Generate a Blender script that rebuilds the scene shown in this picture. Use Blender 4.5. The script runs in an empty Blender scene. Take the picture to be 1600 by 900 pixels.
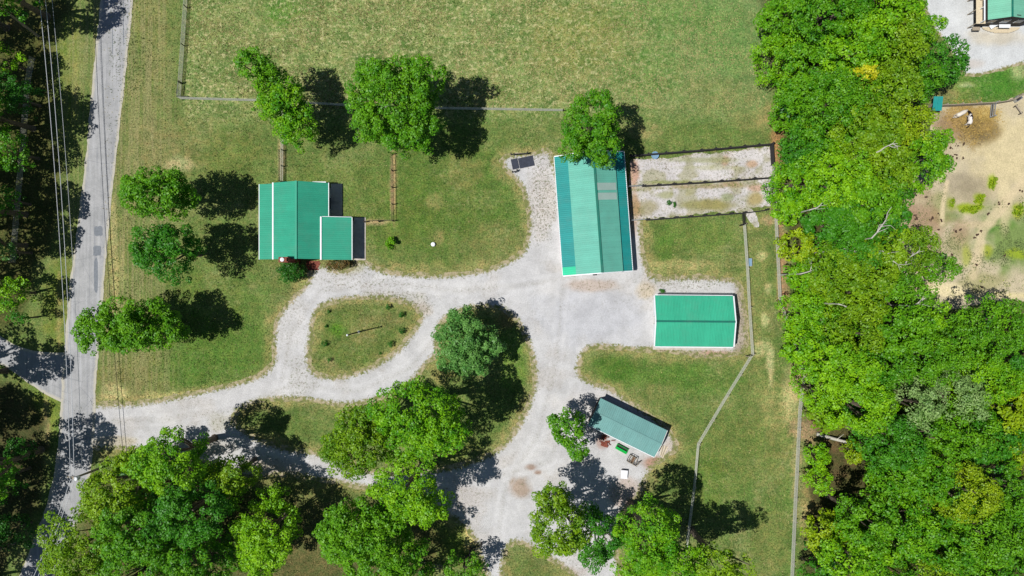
import bpy, bmesh, math, random
import numpy as np
from mathutils import Vector, Matrix
S = bpy.context.scene
COL = S.collection
R = math.radians

# ------------------------------------------------------------------ camera, sky, sun
H = 106.67                                   # drone height in metres, 24 mm lens: 160 m across
cam = bpy.data.cameras.new('camera'); cam.lens = 24; cam.sensor_width = 36; cam.clip_end = 5000
camo = bpy.data.objects.new('camera', cam); COL.objects.link(camo)
camo.location = (0, 0, H); S.camera = camo
W = bpy.data.worlds.new('World'); S.world = W; W.use_nodes = True
nt = W.node_tree; bg = nt.nodes['Background']
sky = nt.nodes.new('ShaderNodeTexSky'); sky.sky_type = 'NISHITA'; sky.sun_disc = False
SUN_EL, SUN_AZ = R(64), R(193)               # direction towards the sun, counted from +X
sky.sun_elevation = SUN_EL; sky.sun_rotation = math.pi/2 - SUN_AZ
nt.links.new(sky.outputs[0], bg.inputs[0]); bg.inputs[1].default_value = 0.06; sky.air_density = .8; sky.dust_density = .2
sun = bpy.data.lights.new('sun', 'SUN'); sun.energy = 4.8; sun.angle = R(0.5); sun.color = (1, .985, .95)
suno = bpy.data.objects.new('sun', sun); COL.objects.link(suno)
sd = Vector((math.cos(SUN_EL)*math.cos(SUN_AZ), math.cos(SUN_EL)*math.sin(SUN_AZ), math.sin(SUN_EL)))
suno.rotation_euler = sd.to_track_quat('Z', 'Y').to_euler(); suno.location = sd*200
S.view_settings.view_transform = 'Standard'; S.view_settings.look = 'None'
S.view_settings.exposure = 0; S.view_settings.gamma = 1
S.cycles.max_bounces = 6; S.cycles.transparent_max_bounces = 8

# ------------------------------------------------------------------ helpers
def P(px, py, z=0.0):
    """a point of the place at height z, surveyed from the 1600x900 photograph (10 px = 1 m on the ground)"""
    k = (H-z)/H
    return Vector(((px-800)/10*k, (450-py)/10*k, z))
def lin(c):
    return tuple(((v/255)/12.92 if v <= 10 else ((v/255+.055)/1.055)**2.4) for v in c)
def tag(o, label=None, cat=None, group=None, kind=None):
    if label: o['label'] = label
    if cat: o['category'] = cat
    if group: o['group'] = group
    if kind: o['kind'] = kind
    return o
def empty(name, loc, label=None, cat=None, group=None, rz=0):
    o = bpy.data.objects.new(name, None); COL.objects.link(o); o.empty_display_size = .3
    o.location = loc; o.rotation_euler.z = rz
    return tag(o, label, cat, group)
def link(name, me, mat=None, parent=None, loc=None, rot=None):
    o = bpy.data.objects.new(name, me); COL.objects.link(o)
    if mat is not None and not me.materials: me.materials.append(mat)
    if parent is not None: o.parent = parent
    if loc is not None: o.location = loc
    if rot is not None: o.rotation_euler = rot
    return o
def np_mesh(name, verts, faces, k=4):
    """fast mesh from numpy arrays, all faces with k corners"""
    me = bpy.data.meshes.new(name)
    nv, nf = len(verts), len(faces)
    me.vertices.add(nv); me.vertices.foreach_set('co', np.asarray(verts, np.float32).ravel())
    me.loops.add(nf*k); me.loops.foreach_set('vertex_index', np.asarray(faces, np.int32).ravel())
    me.polygons.add(nf); me.polygons.foreach_set('loop_start', np.arange(0, nf*k, k, dtype=np.int32))
    me.polygons.foreach_set('loop_total', np.full(nf, k, np.int32))
    me.update(calc_edges=True)
    return me
class MB:
    """collects simple shapes into one mesh"""
    def __init__(s): s.v = []; s.f = []
    def add(s, vs, fs):
        n = len(s.v); s.v += [tuple(v) for v in vs]; s.f += [tuple(i+n for i in f) for f in fs]; return s
    def box(s, x0, x1, y0, y1, z0, z1, M=None):
        vs = [Vector(p) for p in ((x0,y0,z0),(x1,y0,z0),(x1,y1,z0),(x0,y1,z0),(x0,y0,z1),(x1,y0,z1),(x1,y1,z1),(x0,y1,z1))]
        if M: vs = [M @ v for v in vs]
        return s.add(vs, [(3,2,1,0),(4,5,6,7),(0,1,5,4),(1,2,6,5),(2,3,7,6),(3,0,4,7)])
    def slab(s, q, t):
        """a plate: four top corners (counter-clockwise from above) and a thickness down"""
        q = [Vector(p) for p in q]; d = Vector((0, 0, -t))
        return s.add(q+[p+d for p in q], [(0,1,2,3),(7,6,5,4),(1,0,4,5),(2,1,5,6),(3,2,6,7),(0,3,7,4)])
    def tube(s, pts, rad, n=6, cap=True):
        pts = [Vector(p) for p in pts]
        if not isinstance(rad, (list, tuple)): rad = [rad]*len(pts)
        rings = []
        for i, p in enumerate(pts):
            d = (pts[min(i+1, len(pts)-1)]-pts[max(i-1, 0)])
            d = d.normalized() if d.length > 1e-6 else Vector((0,0,1))
            a = d.cross(Vector((0,0,1)) if abs(d.z) < .9 else Vector((1,0,0))).normalized(); b = d.cross(a)
            rings.append([p+(a*math.cos(2*math.pi*j/n)+b*math.sin(2*math.pi*j/n))*rad[i] for j in range(n)])
        vs = [v for r in rings for v in r]; fs = []
        for i in range(len(pts)-1):
            for j in range(n): fs.append((i*n+j, i*n+(j+1) % n, (i+1)*n+(j+1) % n, (i+1)*n+j))
        if cap: fs += [tuple(range(n)), tuple(reversed(range((len(pts)-1)*n, len(pts)*n)))]
        return s.add(vs, fs)
    def lathe(s, prof, n=16, o=(0,0,0)):
        vs = [(o[0]+r*math.cos(2*math.pi*j/n), o[1]+r*math.sin(2*math.pi*j/n), o[2]+z) for r, z in prof for j in range(n)]
        fs = [(i*n+j, i*n+(j+1) % n, (i+1)*n+(j+1) % n, (i+1)*n+j) for i in range(len(prof)-1) for j in range(n)]
        fs += [tuple(reversed(range(n))), tuple(range((len(prof)-1)*n, len(prof)*n))]
        return s.add(vs, fs)
    def mesh(s, name, mat=None, bevel=0):
        me = bpy.data.meshes.new(name); me.from_pydata(s.v, [], s.f); me.validate()
        bm = bmesh.new(); bm.from_mesh(me); bmesh.ops.recalc_face_normals(bm, faces=bm.faces)
        if bevel: bmesh.ops.bevel(bm, geom=bm.edges[:], offset=bevel, segments=1, affect='EDGES')
        bm.to_mesh(me); bm.free()
        if mat: me.materials.append(mat)
        return me
    def build(s, name, mat, parent=None, loc=None, rot=None, bevel=0):
        return link(name, s.mesh(name, mat, bevel), None, parent, loc, rot)

# value noise in numpy (metres)
def hash2(ix, iy, seed):
    h = (ix.astype(np.int64)*374761393 + iy.astype(np.int64)*668265263 + seed*1442695041) & 0x7fffffff
    h = ((h ^ (h >> 13))*1274126177) & 0x7fffffff
    return ((h ^ (h >> 16)) & 0xffff)/65535.0
def vnoise(x, y, scale, seed=0):
    x = x/scale+1000; y = y/scale+1000
    ix, iy = np.floor(x), np.floor(y); fx, fy = x-ix, y-iy
    fx = fx*fx*(3-2*fx); fy = fy*fy*(3-2*fy)
    a, b = hash2(ix, iy, seed), hash2(ix+1, iy, seed); c, d = hash2(ix, iy+1, seed), hash2(ix+1, iy+1, seed)
    return (a*(1-fx)+b*fx)*(1-fy)+(c*(1-fx)+d*fx)*fy
def fbm(x, y, scale, seed=0, octv=3):
    t = 0; a = 1; n = 0
    for i in range(octv):
        t = t+a*vnoise(x, y, scale/2**i, seed+i*17); n += a; a *= .55
    return t/n
def W2(pts): return [((px-800)/10, (450-py)/10) for px, py in pts]
def chaikin(pts, n=2):
    for _ in range(n):
        q = []
        for i in range(len(pts)):
            a, b = pts[i], pts[(i+1) % len(pts)]
            q += [(a[0]*.75+b[0]*.25, a[1]*.75+b[1]*.25), (a[0]*.25+b[0]*.75, a[1]*.25+b[1]*.75)]
        pts = q
    return pts
def sdf(x, y, poly):
    """signed distance to a polygon, negative inside"""
    d2 = np.full(x.shape, 1e18); ins = np.zeros(x.shape, bool)
    n = len(poly)
    for i in range(n):
        ax, ay = poly[i]; bx, by = poly[(i+1) % n]
        ex, ey = bx-ax, by-ay; L = ex*ex+ey*ey+1e-12
        t = np.clip(((x-ax)*ex+(y-ay)*ey)/L, 0, 1)
        d2 = np.minimum(d2, (x-ax-t*ex)**2+(y-ay-t*ey)**2)
        if ay != by: ins ^= ((ay > y) != (by > y)) & (x < ex*(y-ay)/(by-ay)+ax)
    return np.where(ins, -1, 1)*np.sqrt(d2)
def linedist(x, y, pts):
    d2 = np.full(x.shape, 1e18)
    for (ax, ay), (bx, by) in zip(pts[:-1], pts[1:]):
        ex, ey = bx-ax, by-ay; L = ex*ex+ey*ey+1e-12
        t = np.clip(((x-ax)*ex+(y-ay)*ey)/L, 0, 1)
        d2 = np.minimum(d2, (x-ax-t*ex)**2+(y-ay-t*ey)**2)
    return np.sqrt(d2)
def sstep(a, b, v):
    t = np.clip((v-a)/(b-a), 0, 1); return t*t*(3-2*t)

# ------------------------------------------------------------------ materials
MATS = {}
def newmat(name):
    m = bpy.data.materials.new(name); m.use_nodes = True; MATS[name] = m
    t = m.node_tree; b = t.nodes['Principled BSDF']
    return m, t, b
def N(t, typ, **kw):
    n = t.nodes.new(typ)
    for k, v in kw.items():
        if k in ('inputs',):
            for i, x in v.items(): n.inputs[i].default_value = x
        else: setattr(n, k, v)
    return n
def mixc(t, fac, a, b, blend='MIX'):
    n = t.nodes.new('ShaderNodeMix'); n.data_type = 'RGBA'; n.blend_type = blend
    for sock, v in ((n.inputs[0], fac), (n.inputs[6], a), (n.inputs[7], b)):
        if isinstance(v, (int, float)): sock.default_value = v
        elif isinstance(v, tuple): sock.default_value = (*v[:3], 1)
        else: t.links.new(v, sock)
    return n.outputs[2]
def ramp(t, src, lo, hi, a=0., b=1.):
    n = t.nodes.new('ShaderNodeMapRange'); n.interpolation_type = 'SMOOTHSTEP'
    t.links.new(src, n.inputs[0]); n.inputs[1].default_value = lo; n.inputs[2].default_value = hi
    n.inputs[3].default_value = a; n.inputs[4].default_value = b
    return n.outputs[0]
def math_(t, op, a, b=0.):
    n = t.nodes.new('ShaderNodeMath'); n.operation = op
    for s, v in ((n.inputs[0], a), (n.inputs[1], b)):
        if isinstance(v, (int, float)): s.default_value = v
        else: t.links.new(v, s)
    return n.outputs[0]
def pnoise(t, scale, detail=3, rough=.6, vec=None, stretch=None):
    g = t.nodes.new('ShaderNodeNewGeometry').outputs['Position'] if vec is None else vec
    if stretch:
        m = t.nodes.new('ShaderNodeMapping'); m.inputs['Scale'].default_value = stretch; m.inputs['Rotation'].default_value = (0, 0, R(-6))
        t.links.new(g, m.inputs[0]); g = m.outputs[0]
    n = t.nodes.new('ShaderNodeTexNoise'); n.inputs['Scale'].default_value = scale
    n.inputs['Detail'].default_value = detail; n.inputs['Roughness'].default_value = rough
    t.links.new(g, n.inputs['Vector'])
    return n.outputs['Fac']
def attr(t, name, out='Fac'):
    a = t.nodes.new('ShaderNodeAttribute'); a.attribute_name = name; return a.outputs[out]
def bump(t, b, src, dist, strength=1.):
    n = t.nodes.new('ShaderNodeBump'); n.inputs['Distance'].default_value = dist; n.inputs['Strength'].default_value = strength
    t.links.new(src, n.inputs['Height']); t.links.new(n.outputs[0], b.inputs['Normal'])
def simple(name, c, rough=.6, metal=0., var=.15, scale=3., spec=.5, dirt=None):
    m, t, b = newmat(name); c = lin(c)
    n = pnoise(t, scale, 4)
    col = mixc(t, ramp(t, n, .3, .7), tuple(v*(1-var) for v in c), tuple(min(1, v*(1+var)) for v in c))
    if dirt: col = mixc(t, ramp(t, pnoise(t, scale*.35, 5, .7), .5, .72, 0, .7), col, lin(dirt))
    t.links.new(col, b.inputs['Base Color']); b.inputs['Roughness'].default_value = rough; b.inputs['Metallic'].default_value = metal
    b.inputs['Specular IOR Level'].default_value = spec
    return m
def ground_mat(name, kind):
    m, t, b = newmat(name)
    c = attr(t, 'tone', 'Color')
    b.inputs['Roughness'].default_value = .95; b.inputs['Specular IOR Level'].default_value = .1
    if kind == 'grass':
        mott = ramp(t, pnoise(t, .45, 5, .75), .32, .68, .78, 1.24)
        c = mixc(t, 1., c, mott, 'MULTIPLY')
        big = pnoise(t, .28, 5, .75); bf = math_(t, 'MULTIPLY', ramp(t, big, .46, .6), attr(t, 'clump'))
        c = mixc(t, math_(t, 'MULTIPLY', bf, .4), c, lin((160, 158, 102)))
        bd = math_(t, 'MULTIPLY', ramp(t, big, .5, .38), attr(t, 'clump')); c = mixc(t, math_(t, 'MULTIPLY', bd, .6), c, lin((92, 116, 56)))
        hue = ramp(t, pnoise(t, .9, 4, .7), .4, .62); c = mixc(t, 1., c, mixc(t, hue, (.86, 1.06, .9), (1.06, 1.0, .96)), 'MULTIPLY')
        streak = pnoise(t, 1., 3, .6, stretch=(2.4, .07, 1))
        sa = math_(t, 'MULTIPLY', ramp(t, streak, .35, .65, 0, 1), attr(t, 'streak'))
        c = mixc(t, math_(t, 'MULTIPLY', sa, .7), c, lin((156, 148, 104)))
        fine = ramp(t, pnoise(t, 4.2, 5, .8), .32, .7, .5, 1.55)
        c = mixc(t, 1., c, fine, 'MULTIPLY')
        ca = attr(t, 'clump')
        cl = math_(t, 'MULTIPLY', ramp(t, pnoise(t, 1.5, 6, .85), .51, .6), ca)
        c = mixc(t, math_(t, 'MULTIPLY', cl, .72), c, lin((212, 202, 150)))
        cg = math_(t, 'MULTIPLY', ramp(t, pnoise(t, 1.2, 6, .8), .53, .66), math_(t, 'ADD', math_(t, 'MULTIPLY', ca, .6), .45))
        c = mixc(t, cg, c, mixc(t, 1., c, (.4, .62, .36), 'MULTIPLY'))
        bump(t, b, pnoise(t, 2.6, 6, .8), .3)
    elif kind == 'soil':
        c = mixc(t, 1., c, ramp(t, pnoise(t, .5, 5, .7), .3, .7, .9, 1.08), 'MULTIPLY')
        c = mixc(t, 1., c, ramp(t, pnoise(t, 4.5, 5, .8), .3, .7, .8, 1.17), 'MULTIPLY')
        cl = math_(t, 'MULTIPLY', ramp(t, pnoise(t, 1.6, 5, .8), .5, .62), attr(t, 'clump'))
        c = mixc(t, cl, c, lin((122, 132, 74)))
        bump(t, b, pnoise(t, 3., 5, .75), .12)
    elif kind == 'gravel':
        mott = ramp(t, pnoise(t, .3, 5, .7), .3, .7, .86, 1.1)
        c = mixc(t, 1., c, mott, 'MULTIPLY')
        fine = ramp(t, pnoise(t, 5.5, 5, .85), .3, .7, .84, 1.14)
        c = mixc(t, 1., c, fine, 'MULTIPLY')
        e = attr(t, 'edge')                                     # 1 at the verge, 0 in the middle
        w = ramp(t, math_(t, 'ADD', math_(t, 'MULTIPLY', e, .45), pnoise(t, 2.2, 5, .8)), .72, .86)
        c = mixc(t, w, c, mixc(t, ramp(t, pnoise(t, 1.1, 3), .4, .6), lin((168, 155, 125)), lin((118, 122, 72))))
        sp = math_(t, 'MULTIPLY', ramp(t, pnoise(t, 2.6, 5, .85), .52, .6), attr(t, 'speck'))
        c = mixc(t, sp, c, mixc(t, ramp(t, pnoise(t, 2., 3), .45, .55), lin((112, 98, 80)), lin((96, 104, 66))))
        bump(t, b, pnoise(t, 9, 4, .8), .08)
    t.links.new(c, b.inputs['Base Color'])
    return m
M_grass = ground_mat('grass_and_soil', 'grass'); M_gravel = ground_mat('gravel', 'gravel'); M_dirt = ground_mat('bare_soil', 'soil')

# ------------------------------------------------------------------ outlines of the ground, traced and smoothed
LOT = chaikin(W2([(120,628),(200,628),(260,620),(330,605),(390,590),(418,576),(426,555),(423,520),(432,490),(455,462),(476,444),(484,424),(492,412),(512,410),(520,420),(545,420),(556,406),(572,404),(592,420),(640,425),(690,427),(720,424),(760,419),(800,403),(820,386),(824,340),(816,300),(802,280),(783,264),(781,246),(798,238),(838,236),(850,230),(866,238),(880,300),(900,400),(984,330),(982,300),(1004,330),(1006,380),(1012,415),(1020,432),(1080,429),(1140,432),(1160,442),(1168,480),(1172,552),(1130,560),(1060,556),(1020,549),(992,550),(960,546),(925,544),(912,556),(905,582),(925,596),(955,603),(972,616),(1040,660),(1056,682),(1062,700),(1046,716),(1022,730),(1008,758),(996,786),(968,806),(962,850),(978,910),(905,915),(880,888),(850,872),(822,852),(798,850),(790,872),(786,915),(764,915),(748,874),(738,838),(700,806),(640,778),(580,766),(520,756),(440,742),(400,756),(320,724),(220,706),(160,704),(110,706)]), 1)
ISL1 = chaikin(W2([(495,492),(505,480),(530,472),(570,469),(610,469),(640,478),(652,490),(655,500),(640,520),(620,545),(590,565),(560,578),(530,587),(505,585),(488,577),(484,555),(490,525),(492,505)]), 2)
ISL2 = chaikin(W2([(362,653),(392,633),(430,626),(480,628),(540,638),(580,630),(620,615),(650,597),(668,570),(688,556),(684,520),(700,495),(740,482),(780,483),(807,503),(826,545),(834,585),(826,625),(810,660),(786,694),(752,713),(715,726),(660,734),(600,738),(560,728),(530,712),(490,704),(445,698),(405,684),(378,668)]), 2)
PEN1 = W2([(984,249),(1020,248),(1100,240),(1206,228),(1209,258),(1206,286),(984,297)])
PEN2 = W2([(984,290),(1206,278),(1204,322),(1150,330),(1100,334),(1010,342),(987,344)])
PATH = chaikin(W2([(1150,322),(1176,322),(1190,355),(1180,358),(1166,338)]), 1)
YARD = chaikin(W2([(1430,-80),(1440,0),(1452,40),(1480,70),(1500,118),(1530,120),(1560,112),(1600,100),(1720,70),(1760,-80)]), 1)
PADDOCK = chaikin(W2([(1455,165),(1500,164),(1560,161),(1600,146),(1760,100),(1760,500),(1600,470),(1540,470),(1480,490),(1430,470),(1390,400),(1385,330),(1440,260),(1455,200)]), 1)
ROAD_L = W2([(160,-120),(157,0),(147,100),(140,180),(128,300),(108,450),(97,600),(92,680),(85,740),(70,800),(50,850),(30,900),(-10,990)])
ROAD_R = W2([(216,-120),(208,0),(198,100),(187,200),(175,300),(162,450),(150,600),(148,680),(142,740),(128,800),(105,850),(85,900),(45,990)])
ROADP = ROAD_L+ROAD_R[::-1]
SIDE = chaikin(W2([(-120,490),(-20,516),(25,541),(55,548),(85,546),(112,520),(112,640),(92,640),(60,612),(30,592),(0,570),(-120,560)]), 1)
EWOOD = chaikin(W2([(1185,-80),(1185,0),(1190,80),(1210,150),(1212,330),(1222,400),(1236,500),(1262,570),(1250,640),(1258,700),(1250,800),(1250,960),(1700,960),(1700,470),(1600,470),(1480,490),(1430,470),(1390,400),(1385,330),(1450,250),(1455,130),(1480,110),(1450,40),(1430,-80)]), 1)
WWOOD = chaikin(W2([(-200,-80),(60,-80),(110,0),(95,60),(75,160),(100,240),(100,300),(90,380),(50,430),(30,520),(-200,520)]), 1)
SWOOD = chaikin(W2([(-200,570),(30,600),(70,640),(80,720),(60,800),(20,860),(-20,960),(-200,960)]), 1)
SW2 = chaikin(W2([(160,720),(330,740),(400,770),(520,775),(640,790),(700,850),(650,960),(100,960),(120,840)]), 1)

def blob(x, y, px, py, rx, ry=None, seed=1, soft=.45):
    ry = ry or rx
    d = np.hypot((x-(px-800)/10)/(rx/10), (y-(450-py)/10)/(ry/10))+(fbm(x, y, 1.6, seed, 3)-.5)*.9
    return 1-sstep(1-soft, 1+soft, d*1.08)
def mixa(col, fac, c):
    return col*(1-fac[:, None])+np.array(lin(c))[None, :]*fac[:, None]

def sheet(name, x0, x1, y0, y1, step, field, z, tone, mat, wig=.35, wsc=1.1, seed=3, relief=None):
    """a surface of the ground: grid cells where field(x, y) < 0, its rim pulled onto an uneven outline"""
    xs = np.arange(x0, x1+step, step); ys = np.arange(y0, y1+step, step)
    nx, ny = len(xs), len(ys)
    X, Y = np.meshgrid(xs, ys); X = X.ravel(); Y = Y.ravel()
    if field is None:
        keepc = np.ones((ny-1, nx-1), bool); F = np.full(X.shape, -99.)
    else:
        f = lambda a, b: field(a, b)+(fbm(a, b, wsc, seed, 3)-.5)*2*wig
        F = f(X, Y); g = F.reshape(ny, nx)
        keepc = (g[:-1, :-1]+g[1:, :-1]+g[:-1, 1:]+g[1:, 1:])/4 < 0
    j, i = np.nonzero(keepc); a = j*nx+i
    faces = np.stack([a, a+1, a+nx+1, a+nx], 1)
    used = np.unique(faces); idx = np.full(nx*ny, -1); idx[used] = np.arange(len(used))
    faces = idx[faces]; x = X[used]; y = Y[used]
    if field is not None:
        cnt = np.bincount(faces.ravel(), minlength=len(used)); rim = cnt < 4
        e = .05
        for _ in range(2):
            fx = (f(x[rim]+e, y[rim])-f(x[rim]-e, y[rim]))/(2*e); fy = (f(x[rim], y[rim]+e)-f(x[rim], y[rim]-e))/(2*e)
            g2 = np.maximum(fx*fx+fy*fy, .3); s = np.clip(f(x[rim], y[rim])/g2, -step*.5, step*.5)
            x[rim] -= s*fx*.8; y[rim] -= s*fy*.8
    zz = np.full(x.shape, z, float)
    if relief is not None: zz = zz+relief(x, y)
    me = np_mesh(name, np.stack([x, y, zz], 1), faces)
    t = tone(x, y)
    ca = me.attributes.new('tone', 'FLOAT_COLOR', 'POINT')
    ca.data.foreach_set('color', np.concatenate([t['tone'], np.ones((len(x), 1))], 1).astype(np.float32).ravel())
    for k in ('clump', 'streak', 'edge', 'speck'):
        if k in t:
            at = me.attributes.new(k, 'FLOAT', 'POINT'); at.data.foreach_set('value', np.asarray(t[k], np.float32))
    o = link(name, me, mat); tag(o, kind='structure')
    return o

# tones of the grassland (albedos)
def tone_ground(x, y):
    px, py = x*10+800, 450-y*10
    n1 = fbm(x, y, 14, 11, 4); n2 = fbm(x, y, 4.5, 23, 3)
    col = np.tile(np.array(lin((109, 122, 66))), (len(x), 1))
    col = mixa(col, sstep(.45, .75, n1)*.6, (98, 122, 58))
    col = mixa(col, sstep(.5, .8, n2)*.55, (136, 136, 88))
    field = sstep(205, 160, py)*sstep(275, 300, px)*sstep(1215, 1190, px)
    col = mixa(col, field*.8, (130, 140, 84)); col = mixa(col, field*sstep(.45, .7, n2)*.5, (112, 130, 74)); col = mixa(col, field*sstep(930, 1120, px)*.6, (122, 140, 90))
    clump = .1+field*.9*sstep(.25, .6, n1+.12)*sstep(1180, 900, px)+.18*sstep(.5, .7, n2)
    verge = sstep(140, 170, px)*sstep(300, 230, px)*sstep(640, 600, py)
    streak = verge*1.0+sstep(100, 60, px)*.2+sstep(90, 110, px)*sstep(170, 150, px)*.6
    col = mixa(col, verge*sstep(.35, .7, n2)*.4, (136, 126, 76))
    # straw and sand along the gravel
    dl = np.abs(sdf(x, y, LOT)); d2 = np.abs(sdf(x, y, ISL2)); d1 = np.abs(sdf(x, y, ISL1))
    dd = np.minimum(np.minimum(dl, d1), d2)
    inside1 = sdf(x, y, ISL1) < 0
    col = mixa(col, inside1*.5, (102, 112, 56)); 
    col = mixa(col, sstep(1.6, .1, dd+(n2-.5)*2.4)*.8, (158, 146, 96))
    # lush and worn places
    for (bx, by, rx, ry, c, s) in [
        (700,290,90,110,(84,110,40),.55),(620,340,60,60,(98,116,48),.5),(340,560,100,60,(80,116,40),.6),(310,480,80,60,(94,116,44),.5),
        (640,130,60,20,(80,118,42),.4),(1010,110,60,40,(88,128,56),.5),(1040,10,90,50,(96,136,62),.5),(1130,60,60,60,(104,140,70),.5),(440,20,30,25,(72,124,34),.7),
        (260,240,60,50,(136,126,80),.55),(285,258,26,12,(190,176,130),.8),(245,60,20,90,(140,134,80),.5),(200,590,50,30,(134,118,74),.5),(280,620,60,8,(196,180,120),.8),(180,612,22,12,(206,188,134),.8),
        (180,440,5,60,(200,180,122),.8),(176,380,5,90,(196,178,122),.7),(192,420,4,40,(196,178,122),.6),(770,380,50,35,(132,126,78),.5),(725,270,30,30,(138,130,80),.5),(685,372,7,13,(160,142,92),.7),(680,315,14,12,(150,138,90),.5),
        (1180,480,22,190,(140,138,84),.5),(1190,400,9,7,(196,180,130),.8),(1200,345,12,8,(190,150,120),.7),(1195,500,5,12,(206,192,140),.8),(1203,560,6,22,(206,192,144),.7),(1200,450,6,9,(200,184,134),.7),(1190,545,14,12,(206,192,140),.7),(1205,590,3,24,(210,192,144),.6),(1215,640,28,40,(176,164,108),.6),
        (1215,700,30,60,(138,136,80),.5),(1200,850,30,60,(134,130,76),.5),(1150,700,60,60,(112,122,62),.5),(1110,760,30,40,(96,122,44),.5),
        (1060,590,90,28,(90,124,50),.7),(960,575,40,20,(76,112,38),.7),(1030,610,30,12,(138,130,84),.5),(1130,605,30,20,(110,134,64),.5),
        (1040,395,14,30,(92,124,46),.5),(1060,415,60,10,(168,154,104),.8),(1100,372,50,26,(112,130,62),.6),(1040,370,20,20,(88,120,48),.5),
        (1215,220,12,28,(186,130,92),.8),(1212,255,10,20,(178,132,96),.7),(1180,190,36,20,(140,136,84),.6),(1200,180,16,20,(160,138,92),.5),(1120,150,70,30,(130,132,78),.5),(900,60,80,60,(138,136,72),.5),(1010,205,30,14,(160,148,100),.6),
        (1235,620,14,40,(196,176,128),.7),(1262,670,26,22,(176,138,112),.9),(1300,700,26,14,(190,146,112),.8),(1310,740,14,12,(184,142,110),.8),(1330,722,12,8,(188,140,104),.8),(1262,800,12,60,(176,150,104),.7),(1245,740,8,80,(170,150,110),.6),
        (1222,420,8,60,(184,140,110),.7),(1225,470,10,30,(180,134,108),.7),(1218,350,6,40,(178,130,104),.7),(1258,570,10,24,(174,130,106),.8),(1250,600,12,22,(190,160,124),.7),(1280,388,12,8,(196,130,100),.8),
        (60,600,30,40,(112,128,52),.5),(72,640,24,34,(128,140,56),.8),(73,660,6,40,(176,150,110),.8),(118,120,4,60,(164,146,96),.8),(110,100,20,100,(118,128,50),.6),(92,470,26,70,(112,122,44),.7),(92,500,4,70,(168,150,100),.6),(60,60,30,30,(122,130,60),.6),
        (25,42,14,8,(206,158,106),.9),(840,880,50,26,(112,118,66),.6),(700,850,46,30,(116,130,56),.7),(735,845,10,18,(222,196,134),.9),(480,860,50,40,(146,132,84),.7),(440,880,40,30,(138,126,80),.6),(500,765,60,12,(128,118,72),.6),
        (690,580,22,20,(150,138,86),.7),(640,600,12,16,(160,144,96),.6),(705,700,40,20,(132,138,62),.6),(460,660,50,25,(96,112,56),.5),(800,560,24,50,(100,134,44),.6),(790,500,16,14,(150,126,84),.7),
        (1560,130,60,30,(72,128,40),.8),(1500,140,30,22,(118,138,64),.6),(1480,150,20,12,(150,134,92),.6),(1590,110,14,16,(190,186,136),.6),(1510,133,14,4,(206,200,160),.5),
        (570,520,20,16,(150,136,86),.5),(528,515,12,10,(84,128,34),.8),(516,568,12,10,(158,144,100),.6),(600,500,40,16,(122,112,72),.5),(560,560,30,12,(96,116,50),.4),
        (540,284,70,40,(102,120,54),.4),(360,240,50,40,(116,122,62),.5),(440,150,50,6,(120,130,60),.4),(614,290,5,60,(176,146,110),.85),(440,248,5,40,(170,150,112),.85),(590,347,26,4,(190,164,124),.8)]:
        col = mixa(col, blob(x, y, bx, by, rx, ry, seed=int(bx+by))*s, c)
    # woodland floor: leaf litter
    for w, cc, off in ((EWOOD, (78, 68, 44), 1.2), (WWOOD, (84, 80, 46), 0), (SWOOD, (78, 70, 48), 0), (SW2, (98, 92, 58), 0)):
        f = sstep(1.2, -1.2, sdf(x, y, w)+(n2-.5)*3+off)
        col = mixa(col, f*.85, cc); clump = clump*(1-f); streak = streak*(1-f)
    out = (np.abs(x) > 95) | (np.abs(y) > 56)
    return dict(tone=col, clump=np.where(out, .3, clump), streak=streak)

# ------------------------------------------------------------------ the ground
def relief(x, y): return (fbm(x, y, 9, 5, 3)-.5)*.0
g_out = 1500
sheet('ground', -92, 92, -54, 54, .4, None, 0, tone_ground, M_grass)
o = MB()
for (a, b, c, d) in ((-g_out, g_out, 54, g_out), (-g_out, g_out, -g_out, -54), (-g_out, -92, -54, 54), (92, g_out, -54, 54)):
    o.add([(a,c,0),(b,c,0),(b,d,0),(a,d,0)], [(0,1,2,3)])
me = o.mesh('meadow')
ca = me.attributes.new('tone', 'FLOAT_COLOR', 'POINT'); ca.data.foreach_set('color', np.tile(np.array([*lin((110,124,58)), 1], np.float32), len(me.vertices)))
at = me.attributes.new('clump', 'FLOAT', 'POINT'); at.data.foreach_set('value', np.full(len(me.vertices), .3, np.float32))
tag(link('meadow', me, M_grass), kind='structure')

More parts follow.
